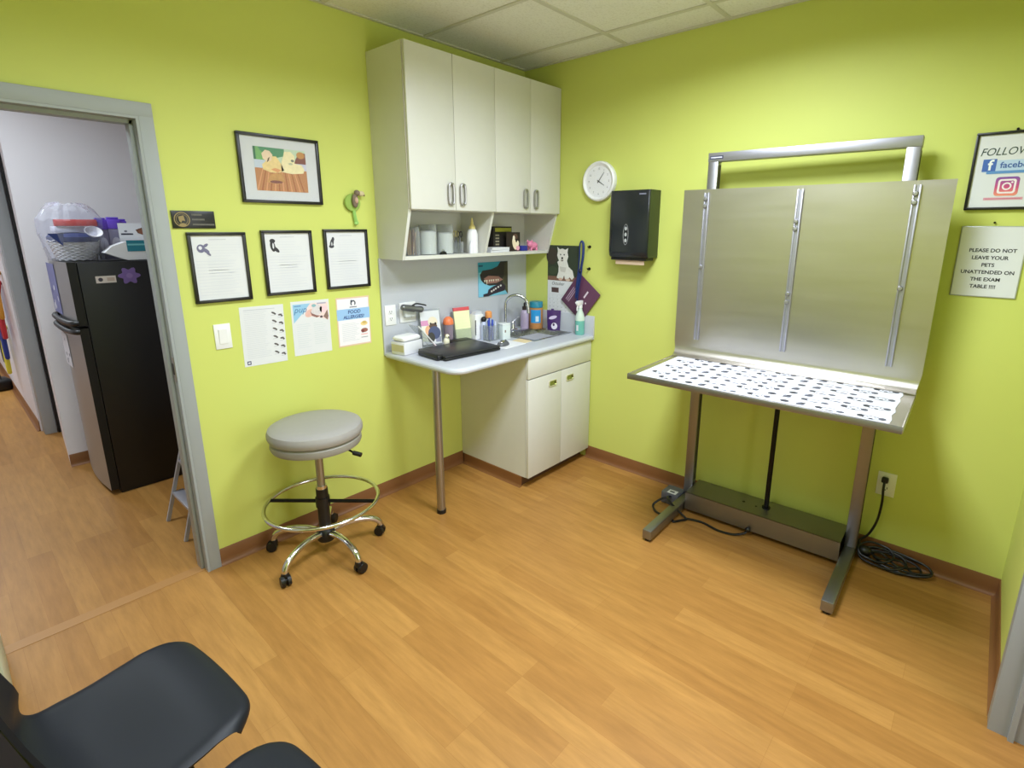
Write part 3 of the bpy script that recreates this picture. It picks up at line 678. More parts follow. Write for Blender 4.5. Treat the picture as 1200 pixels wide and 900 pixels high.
# yellow pad in clear holder, red top
t = thing('notepad_holder', 'yellow notepad with a red top strip standing in a clear holder', 'notepad', (-0.70, -0.10, ZC), R(-10))
m = MB(); m.M = Matrix.Rotation(R(-9), 4, 'X'); m.box(-0.058, 0.058, 0.0, 0.012, 0.004, 0.215, mat('pale_yellow_paper', (236, 240, 190), 0.7), 0.001)
for k in range(7): m.rect(-0.05, 0.05, 0.03 + k * 0.02, 0.0305 + k * 0.02, -0.0005, P(214, 222, 168))
m.build('pad', t)
m = MB(); m.M = Matrix.Rotation(R(-9), 4, 'X'); m.box(-0.0585, 0.0585, -0.001, 0.013, 0.192, 0.2155, mat('red_binding', (214, 84, 92), 0.5), 0.001); part(m.build('binding', t), 'red binding strip')
m = MB(); m.M = Matrix.Rotation(R(-9), 4, 'X'); m.box(-0.064, 0.064, -0.004, -0.002, 0.002, 0.075, CLEAR); m.box(-0.064, 0.064, -0.004, 0.02, 0.0, 0.002, CLEAR); m.box(-0.064, 0.064, 0.014, 0.016, 0.002, 0.19, CLEAR); m.build('stand', t)
# black things behind laptop
tag(MB().box(-0.075, 0.075, -0.035, 0.035, 0, 0.03, BLACKP, 0.006).build('charger_box', loc=(-0.80, -0.165, ZC), rz=R(-12)), 'low black box between the laptop and the orange lidded cup', 'box')
# laptop
t = thing('laptop', 'closed black laptop lying on the left half of the counter', 'laptop', (-0.945, -0.335, ZC), R(-4))
lw, ld = 0.20, 0.135
MB().box(-lw, lw, -ld, ld, 0.004, 0.018, BLACKP, 0.004).build('base', t)
MB().box(-lw, lw, -ld, ld, 0.0188, 0.030, mat('laptop_lid', (38, 38, 40), 0.38, var=0.08), 0.005).build('lid', t)
m = MB(); m.box(-lw - 0.028, -lw + 0.02, -0.10, 0.10, 0.003, 0.033, BLACKP, 0.010, 3); m.build('battery', t)
tag(MB().prism([(-0.05, -0.06), (0.06, -0.06), (0.06, 0.06), (-0.05, 0.06)], 0, 0.0025, P(232, 234, 190), axis='z').build('paper_slip', loc=(-1.10, -0.34, ZC), rz=R(-6)), 'pale yellow paper slip tucked under the laptop corner', 'paper')
# white card box + clear box, pens, white dispenser, mouse, papers
t = thing('tissue_dispenser', 'tall narrow white dispenser between the yellow notepad and blue pens', 'dispenser', (-0.612, -0.125, ZC), R(-6))
MB().box(-0.034, 0.034, -0.03, 0.03, 0, 0.165, WHITEP, 0.006).build('body', t)
m = MB(); m.box(-0.036, -0.030, -0.0315, -0.0305, 0.03, 0.13, INK); m.box(0.01, 0.025, -0.0312, -0.0302, 0.07, 0.09, P(160, 160, 176)); m.build('slot', t)
m = MB(); m.prism([(-0.03, 0.165), (0.03, 0.165), (0.022, 0.185), (-0.018, 0.182)], -0.02, 0.02, mat('grey_white', (206, 208, 216), 0.5), axis='y'); m.build('flap', t)
PX, PY = -0.585, -0.225
t = thing('pen_cup', 'clear square cup holding the blue pens in front of the faucet', 'cup', (PX, PY, ZC))
m = MB()
for a in ((-0.038, 0.038, -0.030, -0.028), (-0.038, 0.038, 0.028, 0.030), (-0.038, -0.036, -0.03, 0.03), (0.036, 0.038, -0.03, 0.03)): m.box(*a, 0.0, 0.10, CLEAR)
m.box(-0.038, 0.038, -0.03, 0.03, 0, 0.003, CLEAR); m.build('body', t)
BLU = mat('blue_pen', (52, 72, 178), 0.35); 
for i, (dx, dy, tx, ty, h_, mm) in enumerate(((-0.022, -0.012, -0.008, 0.0, 0.135, BLU), (-0.006, 0.01, 0.012, 0.01, 0.14, BLU), (0.012, -0.01, -0.03, 0.0, 0.13, BLU), (0.024, 0.012, 0.01, 0.0, 0.128, mat('sky_pen', (120, 150, 214), 0.35)), (-0.026, 0.014, 0.0, -0.004, 0.12, P(226, 228, 240)), (0.002, -0.02, -0.006, -0.004, 0.136, BLU), (0.03, -0.016, 0.006, 0.0, 0.118, P(206, 212, 236)))):
    p = thing('pen', ['blue pen at the left edge of the clear pen cup', 'upright blue pen in the middle of the pen cup', 'thick blue pen tilted left in the pen cup', 'pale sky blue pen at the right of the pen cup', 'white pen at the back left of the pen cup', 'front middle blue pen nearest the mouse in the pen cup', 'pale lavender pen at the front right of the pen cup'][i], 'pen', (PX + dx * 0.8, PY + dy * 0.8, ZC + 0.0035), 0, 'pens in the clear cup')
    MB().cyl((0, 0, 0), (tx, ty, h_ * 0.75), 0.0068, mm, seg=10).build('barrel', p)
    MB().cyl((tx, ty, h_ * 0.75), (tx * 1.33, ty * 1.33, h_), 0.0074, mm, 0.005, seg=10).build('cap', p)
t = thing('glue_bottle', 'small bottle with a round black cap behind the blue pens', 'bottle', (-0.6, -0.178, ZC))
MB().lathe([(0, 0), (0.02, 0), (0.021, 0.1), (0.012, 0.118), (0, 0.12)], (0, 0, 0), 18, mat('blue_white_bottle', (196, 204, 230), 0.4)).build('body', t)
MB().ball((0, 0, 0.134), 0.0185, BLACKP, 16).build('cap', t)
t = thing('orange_cap_bottle', 'bottle with an orange cap behind the pen cup', 'bottle', (-0.505, -0.125, ZC))
MB().lathe([(0, 0), (0.022, 0), (0.023, 0.11), (0.014, 0.125), (0, 0.127)], (0, 0, 0), 18, mat('clear_blue_bottle', (206, 214, 226), 0.3)).build('body', t)
m = MB(); m.lathe([(0.021, 0.126), (0.024, 0.132), (0.023, 0.165), (0.016, 0.172), (0, 0.173)], (0, 0, 0), 18, mat('orange_cap', (246, 164, 96), 0.4)); m.build('cap', t)
t = thing('cotton_box', 'translucent white box standing between the pen cup and the sink', 'box', (-0.505, -0.268, ZC), R(-8))
MB().box(-0.032, 0.032, -0.03, 0.03, 0, 0.098, mat('frosted_plastic', (214, 224, 226), 0.3), 0.004).build('body', t)
m = MB(); m.box(-0.033, 0.033, -0.031, 0.031, 0.098, 0.108, mat('frosted_lid', (226, 232, 234), 0.3), 0.003); m.build('lid', t)
m = MB(); m.box(-0.016, -0.006, -0.0312, -0.03, 0.05, 0.066, P(120, 104, 100)); m.build('sticker', t)
tag(MB().box(-0.10, 0.10, -0.07, 0.07, 0, 0.0025, mat('white_pad', (232, 232, 236), 0.6)).build('mouse_pad', loc=(-0.615, -0.405, ZC), rz=R(4)), 'white pad under the computer mouse near the counter edge', 'pad')
t = thing('computer_mouse', 'silver and grey computer mouse lying right of the laptop', 'mouse', (-0.648, -0.400, ZC + 0.0025), R(18))
m = MB(); m.ball((0, 0, 0.0), 0.05, mat('mouse_grey', (86, 88, 94), 0.35), 22, (1.15, 0.68, 0.62))
for w in m.bm.verts:
    if w.co.z < 0.0005: w.co.z = 0.0005
m.build('body', t)
m = MB(); m.ball((-0.008, 0, 0.018), 0.032, CHROME, 16, (1.0, 0.6, 0.5)); m.build('shell', t)
m = MB(); m.cyl((0.035, -0.004, 0.022), (0.035, 0.004, 0.022), 0.007, BLACKP, seg=12); m.build('wheel', t)
tag(MB().prism([(-0.08, -0.05), (0.07, -0.06), (0.08, 0.05), (-0.07, 0.055)], 0, 0.002, P(226, 206, 164), axis='z').build('paper_note', loc=(-0.500, -0.40, ZC), rz=R(10)), 'tan edged paper note lying in front of the sink', 'paper')

# right: soap bottle, peanut jar, treat pouch, spray bottle, small clear cup
t = thing('soap_bottle', 'lilac pump soap bottle with a dark pump beside the faucet', 'bottle', (-0.128, -0.112, ZC))
MB().lathe([(0, 0), (0.028, 0), (0.030, 0.01), (0.030, 0.11), (0.024, 0.13), (0.013, 0.138), (0, 0.138)], (0, 0, 0.0), 22, mat('lilac_soap', (186, 170, 200), 0.25)).build('body', t)
m = MB(); DKB = mat('dark_brown_plastic', (48, 38, 34), 0.4); m.lathe([(0.017, 0.137), (0.018, 0.16), (0.008, 0.164), (0.008, 0.185), (0, 0.186)], (0, 0, 0), 16, DKB); m.tube([(0, 0, 0.185), (-0.01, -0.02, 0.19), (-0.018, -0.04, 0.184)], 0.0065, DKB, 8); m.build('pump', t)
t = thing('peanut_butter_jar', 'orange brown jar with a blue lid and blue label beside the sink', 'jar', (-0.062, -0.165, ZC))
MB().lathe([(0, 0), (0.046, 0), (0.050, 0.006), (0.050, 0.145), (0.042, 0.155), (0, 0.155)], (0, 0, 0), 28, mat('peanut_butter', (196, 136, 78), 0.35)).build('body', t)
MB().lathe([(0, 0.196), (0.046, 0.196), (0.0485, 0.192), (0.0485, 0.155), (0, 0.155)], (0, 0, 0), 28, mat('teal_blue_lid', (40, 132, 158), 0.4)).build('lid', t)
m = MB(); LB = P(42, 150, 214)
for k in range(10):
    a0 = R(172 + k * 9); a1 = R(181 + k * 9); r_ = 0.0506
    m.f([m.v((r_ * math.cos(a0), r_ * math.sin(a0), 0.045)), m.v((r_ * math.cos(a1), r_ * math.sin(a1), 0.045)), m.v((r_ * math.cos(a1), r_ * math.sin(a1), 0.14)), m.v((r_ * math.cos(a0), r_ * math.sin(a0), 0.14))], LB)
    if 5 <= k <= 7:
        r_ = 0.0510; m.f([m.v((r_ * math.cos(a0), r_ * math.sin(a0), 0.055)), m.v((r_ * math.cos(a1), r_ * math.sin(a1), 0.055)), m.v((r_ * math.cos(a1), r_ * math.sin(a1), 0.095)), m.v((r_ * math.cos(a0), r_ * math.sin(a0), 0.095))], P(206, 226, 240))
m.build('label_wrap', t)
t = thing('treat_pouch', 'purple treat pouch standing beside the orange brown jar', 'pouch', (-0.045, -0.318, ZC), R(-62))
PUR = mat('purple_foil', (70, 38, 104), 0.3, var=0.3, scale=30)
m = MB()
def pouch(u, v, s_):
    w = 0.045 + 0.006 * v; th = 0.022 * (1 - v) ** 0.7 * math.sin(PI * max(0.02, min(0.98, u)))
    return ((u - 0.5) * 2 * w, s_ * th, v * 0.145 + 0.001)
for s_ in (-1, 1):
    g = [[m.v(pouch(i / 8, j / 8, s_)) for j in range(9)] for i in range(9)]
    for i in range(8):
        for j in range(8): m.f([g[i][j], g[i + 1][j], g[i + 1][j + 1], g[i][j + 1]] if s_ < 0 else [g[i][j], g[i][j + 1], g[i + 1][j + 1], g[i + 1][j]], PUR)
m.ell(0.008, 0.035, 0.022, 0.024, -0.0235, P(226, 220, 236)); m.ell(-0.004, 0.095, 0.03, 0.012, -0.014, P(212, 196, 228), rot=0.3); m.ell(0.004, 0.045, 0.008, 0.01, -0.0238, P(66, 40, 80)); m.rect(-0.02, 0.0, 0.142, 0.156, -0.001, PUR); m.build('bag', t)
t = thing('spray_bottle', 'spray bottle of teal liquid standing at the right end of the counter', 'bottle', (-0.04, -0.545, ZC))
MB().lathe([(0, 0), (0.031, 0), (0.033, 0.006), (0.033, 0.098), (0, 0.098)], (0, 0, 0), 24, mat('teal_liquid', (112, 184, 174), 0.25)).build('liquid', t)
MB().lathe([(0.033, 0.098), (0.033, 0.118), (0.026, 0.145), (0.016, 0.168), (0.013, 0.19), (0, 0.19)], (0, 0, 0), 24, mat('misty_plastic', (206, 224, 212), 0.25)).build('bottle_neck', t)
m = MB(); m.lathe([(0.0, 0.185), (0.016, 0.185), (0.016, 0.205), (0, 0.205)], (0, 0, 0), 18, WHITEP); m.box(-0.038, 0.022, -0.011, 0.011, 0.205, 0.235, WHITEP, 0.004); m.cyl((-0.038, 0, 0.224), (-0.05, 0, 0.224), 0.007, WHITEP, seg=12); m.tube([(-0.024, 0, 0.206), (-0.034, 0, 0.19), (-0.034, 0, 0.168)], 0.005, WHITEP, 8); m.build('trigger_head', t)
m = MB(); m.box(-0.0345, -0.033, -0.012, 0.004, 0.03, 0.07, PAPER); m.build('sticker', t)
tag(MB().lathe([(0, 0), (0.02, 0), (0.022, 0.06), (0.020, 0.06), (0.018, 0.003), (0, 0.003)], (0, 0, 0), 20, glass('frost_cup', (232, 234, 236), 0.45)).build('plastic_cup', loc=(-0.37, -0.345, ZC - 0.126)), 'small clear cup standing in the left of the sink', 'cup')

# ------------------------------------------------------------------ on the open shelf
ZS = UZ0 + 0.02
def jar(x, y, r, h, label, fill_h, fill, name='glass_jar', cat='jar'):
    t = thing(name, label, cat, (x, y, ZS))
    MB().lathe([(0, 0), (r, 0), (r, h), (r - 0.002, h), (r - 0.002, 0.003), (0, 0.003)], (0, 0, 0), 24, CLEAR).build('glass', t)
    if fill: MB().lathe([(0, 0.004), (r - 0.006, 0.004), (r - 0.005, fill_h * 0.95), (r * 0.6, fill_h), (0, fill_h)], (0, 0, 0), 20, fill).build('contents', t)
    return t
COT = mat('cotton', (240, 240, 238), 0.9, var=0.04, scale=60, bump=0.4)
jar(-1.005, -0.145, 0.056, 0.17, 'left clear jar filled with white cotton on the open shelf', 0.135, COT)
jar(-0.878, -0.145, 0.054, 0.172, 'right clear jar filled with white cotton on the open shelf', 0.125, COT)
t = jar(-1.118, -0.145, 0.05, 0.155, 'clear jar of wooden sticks at the left end of the shelf', 0, None)
WD = mat('pale_wood', (206, 172, 136), 0.6, var=0.1)
DKS = mat('dark_stick', (120, 84, 66), 0.6)
for k in range(24):
    a = random.uniform(0, 2 * PI); r0 = random.uniform(0, 0.036); a2 = a + random.uniform(-.6, .6); r1 = random.uniform(0.02, 0.044)
    o = MB().cyl((0, 0, 0), (r1 * math.cos(a2) - r0 * math.cos(a), r1 * math.sin(a2) - r0 * math.sin(a), random.uniform(0.125, 0.145)), 0.0028, DKS if k % 3 == 2 else WD, seg=6).build('wooden_stick', loc=(-1.118 + r0 * math.cos(a), -0.145 + r0 * math.sin(a), ZS + 0.004))
    tag(o, ('thin dark wooden stick' if k % 3 == 2 else 'thin pale wooden stick') + ' standing in the clear jar at the left end of the shelf', 'stick', ('dark' if k % 3 == 2 else 'pale') + ' wooden sticks in the shelf jar')
t = thing('binder_clip', 'small black clip lying at the shelf edge before the cotton jars', 'clip', (-0.93, -0.195, ZS))
m = MB(); m.prism([(-0.022, 0), (0.022, 0), (0.016, 0.014), (0.0, 0.02), (-0.018, 0.012)], -0.008, 0.008, BLACKP, axis='y'); m.build('clip_body', t); 
m = MB(); m.tube([(-0.01, 0, 0.016), (0.0, 0, 0.03), (0.01, 0, 0.017)], 0.0018, CHROME, 6); m.build('wire', t)
t = thing('tool_cup', 'small clear cup holding scissors on the open shelf', 'cup', (-0.765, -0.135, ZS))
MB().lathe([(0, 0), (0.034, 0), (0.036, 0.07), (0.034, 0.07), (0.032, 0.003), (0, 0.003)], (0, 0, 0), 22, CLEAR).build('glass', t)
for i, (dx, c_, lab, hh) in enumerate(((-0.014, mat('olive_handle', (150, 140, 90), 0.4), 'olive handled scissors standing in the clear shelf cup', 0.095), (0.016, BLACKP, 'black handled scissors standing in the clear shelf cup', 0.092))):
    t = thing('scissors', lab, 'scissors', (-0.765 + dx, -0.135, ZS + 0.004))
    m = MB(); m.prism([(-0.004, 0), (0.004, 0), (0.006, hh), (-0.006, hh)], -0.001, 0.001, CHROME, axis='y'); m.build('blade', t)
    for s_ in (-1, 1):
        m = MB(); m.tube([(s_ * 0.011 + 0.009 * math.cos(2 * PI * k / 10), 0, hh + 0.018 + 0.017 * math.sin(2 * PI * k / 10)) for k in range(10)], 0.0032, c_, 8, closed=True, sub=2); m.build('handle', t)
t = thing('squeeze_bottle', 'tall white squeeze bottle with a pointed yellow tip on the shelf', 'bottle', (-0.672, -0.165, ZS))
MB().lathe([(0, 0), (0.033, 0), (0.035, 0.008), (0.034, 0.115), (0.026, 0.14), (0.016, 0.148), (0, 0.148)], (0, 0, 0), 24, WHITEP).build('body', t)
MB().lathe([(0.020, 0.145), (0.020, 0.16), (0.010, 0.172), (0.004, 0.212), (0, 0.213)], (0, 0, 0), 18, mat('cream_yellow_tip', (234, 220, 150), 0.4)).build('tip', t)
tag(MB().lathe([(0, 0), (0.014, 0), (0.015, 0.05), (0.008, 0.06), (0.007, 0.075), (0, 0.076)], (0, 0, 0), 16, mat('small_white_bottle', (228, 228, 236), 0.4)).build('vial', loc=(-0.712, -0.198, ZS)), 'tiny white vial in front of the tall squeeze bottle', 'vial')
for k, (h0, c_, lab) in enumerate(((0.0, P(206, 208, 220), 'pale grey booklet at the bottom of the stack on the shelf'), (0.015, P(232, 232, 238), 'white booklet on top of the stack on the shelf'))):
    t = thing('booklet', lab, 'book', (-0.465, -0.150 - 0.004 * k, ZS + h0), R(3 * k), 'booklets stacked on the shelf')
    m = MB(); m.box(-0.085, 0.085, -0.055, 0.055, 0.0, 0.002, c_); m.box(-0.085, 0.085, -0.055, 0.055, 0.012, 0.0145, c_); m.build('cover', t); MB().box(-0.083, 0.083, -0.0545, 0.053, 0.002, 0.012, PAPER).build('pages', t)
t = thing('tan_bottle', 'slim tan bottle standing behind the white booklets', 'bottle', (-0.48, -0.075, ZS))
MB().lathe([(0, 0), (0.02, 0), (0.021, 0.075), (0.012, 0.1), (0, 0.1)], (0, 0, 0), 18, mat('tan_bottle', (206, 168, 132), 0.4)).build('body', t); MB().lathe([(0, 0.1), (0.011, 0.1), (0.008, 0.145), (0, 0.146)], (0, 0, 0), 14, mat('tan_cap', (220, 196, 160), 0.4)).build('cap', t)
t = thing('green_bottle', 'dark green bottle at the back behind the white booklets', 'bottle', (-0.545, -0.06, ZS))
MB().lathe([(0, 0), (0.02, 0), (0.02, 0.09), (0.01, 0.105), (0.01, 0.13), (0, 0.13)], (0, 0, 0), 18, mat('dark_green_glass', (54, 74, 58), 0.3)).build('body', t)
t = thing('photo_box', 'black box with a yellow green top band behind the dog card', 'box', (-0.345, -0.085, ZS), R(-4))
m = MB().box(-0.085, 0.08, -0.03, 0.03, 0, 0.162, mat('black_box', (34, 30, 26), 0.5), 0.002)
m.rect(-0.07, 0.075, 0.128, 0.152, -0.0305, P(170, 172, 60)); 
for k in range(5): m.rect(-0.068, -0.035, 0.02 + k * 0.02, 0.03 + k * 0.02, -0.0305, P(150, 142, 120))
m.build('body', t)
t = thing('dog_card', 'dark card with a brown and white dog standing on the shelf', 'card', (-0.300, -0.165, ZS), R(-6))
m = MB(); m.box(-0.06, 0.06, 0, 0.002, 0.0, 0.125, P(40, 28, 24)); m.build('card', t)
m = MB(); m.ell(0.012, 0.05, 0.02, 0.042, -0.0006, P(236, 218, 190), rot=0.25); m.ell(0.016, 0.094, 0.022, 0.02, -0.0008, P(96, 70, 58)); m.ell(0.004, 0.086, 0.010, 0.018, -0.001, P(240, 228, 210)); m.ell(0.026, 0.07, 0.008, 0.012, -0.0012, P(30, 22, 20)); m.ell(0.036, 0.05, 0.014, 0.02, -0.0009, P(240, 226, 200)); m.ell(0.04, 0.02, 0.016, 0.016, -0.0011, P(236, 168, 186)); m.build('dog_print', t)
tag(MB().box(-0.03, 0.03, -0.02, 0.02, 0, 0.035, mat('royal_blue', (44, 52, 150), 0.4), 0.004).build('blue_case', loc=(-0.208, -0.165, ZS)), 'small royal blue case between the dog card and pink pig', 'case')
t = thing('pig_figurine', 'small pink pig toy at the right end of the shelf', 'figurine', (-0.088, -0.150, ZS))
PK = mat('pink_toy', (240, 142, 182), 0.4)
m = MB(); m.ball((0, 0, 0.034), 0.034, PK, 18, (1.35, 0.9, 0.75)); 
for dx, dy in ((-.028, -.014), (.028, -.014), (-.028, .014), (.028, .014)): m.cyl((dx, dy, 0), (dx, dy, 0.022), 0.008, PK, seg=10)
m.build('body', t)
m = MB(); m.ball((-0.042, -0.014, 0.044), 0.022, PK, 16); m.cyl((-0.058, -0.022, 0.04), (-0.067, -0.026, 0.04), 0.009, PK, seg=12); m.ball((-0.036, -0.028, 0.064), 0.007, PK, 8, (1, .5, 1.3)); m.ball((-0.048, 0.002, 0.064), 0.007, PK, 8, (1, .5, 1.3)); m.build('head', t)

# teal poster on the backsplash: open dark jaw with pale teeth
m = MB(); m.box(-0.143, 0.143, 0, 0.003, -0.117, 0.117, P(120, 190, 214)); y = -0.0006
m.rect(-0.143, 0.143, 0.05, 0.117, y, P(48, 148, 172)); m.rect(-0.14, -0.1, 0.088, 0.100, y - 0.0001, P(24, 80, 110)); m.rect(-0.143, -0.03, -0.117, -0.02, y - 0.0001, P(126, 196, 226))
m.flat([(0.143, 0.117), (0.07, 0.117), (0.04, 0.085), (-0.02, 0.068), (-0.105, 0.062), (-0.128, 0.035), (-0.120, 0.0), (-0.09, -0.028), (-0.04, -0.045), (0.05, -0.045), (0.143, -0.03)], y - 0.0004, P(44, 38, 38))
m.flat([(0.143, 0.03), (0.09, 0.0), (0.09, -0.06), (0.143, -0.117)], y - 0.0005, P(76, 74, 56)); m.flat([(0.143, 0.117), (0.11, 0.10), (0.10, -0.02), (0.143, -0.06)], y - 0.0006, P(66, 62, 46))
m.flat([(-0.092, 0.008), (-0.05, 0.025), (0.05, 0.015), (0.095, -0.012), (0.03, -0.03), (-0.06, -0.03)], y - 0.0007, P(150, 108, 98))
for i, x in enumerate((-0.085, -0.066, -0.04, -0.02, 0.0, 0.025, 0.045)): m.flat([(x - 0.007, -0.004), (x + 0.007, -0.004), (x, -0.04 if i == 1 else -0.022)], y - 0.0009, P(232, 224, 206))
m.flat([(-0.10, -0.117), (-0.10, -0.10), (-0.06, -0.095), (-0.05, -0.07), (0.0, -0.05), (0.09, -0.035), (0.12, -0.06), (0.11, -0.09), (0.0, -0.105), (-0.05, -0.117)], y - 0.0008, P(46, 36, 50))
for x, z in ((-0.02, -0.085), (0.0, -0.078), (0.02, -0.070), (0.045, -0.06), (0.07, -0.052)): m.ell(x, z, 0.009, 0.007, y - 0.001, P(214, 210, 206))
tag(m.build('dental_poster', loc=(-0.346, -0.016, 1.272)), 'teal poster of an open dark jaw with teeth on the backsplash', 'poster')

# ------------------------------------------------------------------ wall pictures on the left wall
def lines(m, x0, x1, z0, z1, n, y, mm, jag=0.25, th=0.0014):
    for k in range(n):
        z = z1 - (z1 - z0) * k / max(1, n - 1)
        m.rect(x0, x1 - (x1 - x0) * random.uniform(0, jag), z - th, z + th, y, mm)
def framed(name, label, cat, cx, cz, w, h, fw, rz, wall, depth=0.018):
    loc = (cx, -0.0005, cz) if wall == 'L' else (-0.0005, cx, cz)
    t = thing(name, label, cat, loc, rz)
    m = MB(); a, b = w / 2, h / 2
    m.box(-a, a, -depth, 0, b - fw, b, BLKFRAME, 0.002); m.box(-a, a, -depth, 0, -b, -b + fw, BLKFRAME, 0.002)
    m.box(-a, -a + fw, -depth, 0, -b + fw * 0.5, b - fw * 0.5, BLKFRAME, 0.002); m.box(a - fw, a, -depth, 0, -b + fw * 0.5, b - fw * 0.5, BLKFRAME, 0.002)
    m.build('frame', t)
    MB().box(-a + fw * 0.7, a - fw * 0.7, -0.008, -0.002, -b + fw * 0.7, b - fw * 0.7, PAPER).build('sheet', t)
    return t
t = framed('framed_photo', 'black framed photo of cream puppies on a wooden deck', 'picture', -1.741, 1.881, 0.382, 0.306, 0.014, 0, 'L')
m = MB(); y = -0.0085; W2, H2 = 0.122, 0.097
m.rect(-W2, W2, -H2, H2, y, P(204, 222, 196)); m.rect(-W2, -0.05, 0.02, H2, y - 0.0001, P(124, 182, 110)); m.flat([(-0.1, H2), (0.02, H2), (0.02, 0.065), (-0.03, 0.05), (-0.09, 0.08)], y - 0.0002, P(84, 150, 110)); m.rect(-W2, -0.112, 0.04, H2, y - 0.0003, P(70, 120, 92))
m.rect(-W2, -0.05, 0.0, 0.04, y - 0.0002, P(206, 216, 232)); m.flat([(0.06, 0.03), (W2, 0.03), (W2, 0.085), (0.095, 0.09), (0.075, 0.06)], y - 0.0002, P(136, 74, 60)); m.ell(0.098, 0.075, 0.02, 0.016, y - 0.0004, P(196, 140, 80)); m.rect(0.06, W2, 0.005, 0.035, y - 0.0003, P(208, 206, 226))
m.rect(-W2, W2, -H2, 0.004, y - 0.0003, P(196, 138, 94))
for k in range(12):
    x = -W2 + 0.02 * k; m.flat([(x, -H2), (x + 0.006, -H2), (x * 0.72 + 0.004, 0.003), (x * 0.72, 0.003)], y - 0.0004, P(168, 104, 66) if k % 2 else P(220, 160, 116))
PUP = mat('cream_fur_print', (236, 208, 150), 0.7, var=0.22, scale=70); PUP2 = mat('pale_fur_print', (242, 228, 186), 0.7, var=0.14, scale=70)
PUP3 = mat('pinkish_fur_print', (236, 210, 184), 0.7, var=0.12, scale=70); DECKD = mat('deck_print', (200, 152, 98), 0.7, var=0.25, scale=50)
m.flat([(-0.085, -0.002), (-0.088, 0.02), (-0.07, 0.035), (-0.05, 0.06), (-0.02, 0.06), (0.0, 0.03), (0.012, 0.0), (-0.01, -0.012), (-0.05, -0.014)], y - 0.0006, PUP)
m.flat([(-0.082, 0.045), (-0.086, 0.068), (-0.068, 0.085), (-0.048, 0.082), (-0.036, 0.066), (-0.044, 0.04), (-0.06, 0.032)], y - 0.0007, PUP3)
m.flat([(-0.066, 0.03), (-0.056, 0.038), (-0.05, 0.055), (-0.058, 0.05)], y - 0.0009, P(96, 76, 52))
m.flat([(0.0, -0.008), (0.0, 0.03), (0.012, 0.06), (0.02, 0.085), (0.05, 0.088), (0.068, 0.07), (0.066, 0.035), (0.10, 0.03), (0.112, 0.01), (0.105, -0.008), (0.05, -0.014)], y - 0.0006, PUP2)
m.ell(0.056, 0.047, 0.008, 0.006, y - 0.0009, P(128, 132, 120)); m.ell(0.046, 0.032, 0.010, 0.005, y - 0.0009, P(190, 190, 160))
m.flat([(-0.05, -0.02), (0.0, -0.014), (0.01, -0.05), (-0.02, -0.065), (-0.075, -0.058)], y - 0.0005, DECKD); m.ell(-0.03, -0.055, 0.03, 0.007, y - 0.0007, P(136, 84, 76)); m.flat([(-0.05, 0.0), (-0.03, 0.008), (0.0, 0.0), (-0.02, -0.012)], y - 0.001, P(224, 160, 110))
m.build('photo_print', t)
MB().box(-0.176, 0.176, -0.0098, -0.0088, -0.138, 0.138, glass('picture_glass', (250, 250, 250), 0.0, 0.08)).build('glass', t)

tx_lab = ('black framed document with a greyish purple dog sketch, nearest the doorway', 'middle one of the three black framed documents in a row', 'black framed document nearest the cabinet, with a sitting dog silhouette')
for i, (cx, cz, w) in enumerate(((-2.060, 1.440, 0.238), (-1.749, 1.448, 0.246), (-1.436, 1.453, 0.252))):
    t = framed('framed_document', tx_lab[i], 'picture', cx, cz, w, 0.31, 0.014, 0, 'L')
    m = MB(); y = -0.0086
    m.rect(-0.035, 0.035, 0.122, 0.1235, y, P(170, 172, 184)); lines(m, -0.05, 0.095, -0.11, 0.10, 18, y, P(214, 216, 224), 0.45, 0.0009)
    lines(m, -0.095, 0.095, -0.12, 0.03, 12, y, P(210, 212, 222), 0.3, 0.0009)
    dk = (P(112, 110, 140), P(48, 48, 54), P(60, 60, 68))[i]; y -= 0.0003
    if i == 0: m.ell(-0.07, 0.085, 0.016, 0.018, y, dk); m.ell(-0.05, 0.075, 0.015, 0.008, y - .0001, dk, rot=-0.7); m.ell(-0.05, 0.098, 0.012, 0.006, y - .0002, dk, rot=0.6); m.ell(-0.042, 0.062, 0.012, 0.005, y - .0003, dk, rot=-0.8); m.ell(-0.072, 0.088, 0.007, 0.008, y - .0004, P(220, 220, 232))
    elif i == 1: m.ell(-0.072, 0.105, 0.013, 0.010, y, dk); m.ell(-0.072, 0.08, 0.012, 0.026, y - .0001, dk, rot=0.15); m.ell(-0.058, 0.065, 0.02, 0.008, y - .0002, dk, rot=-0.8); m.ell(-0.07, 0.082, 0.004, 0.014, y - .0003, P(216, 216, 224))
    else: m.ell(-0.082, 0.085, 0.010, 0.024, y, dk, rot=-0.3); m.ell(-0.074, 0.105, 0.007, 0.010, y - .0001, dk); m.ell(-0.085, 0.068, 0.014, 0.009, y - .0002, dk); m.ell(-0.083, 0.08, 0.004, 0.010, y - .0003, P(190, 190, 198))
    m.build('printed_text', t)
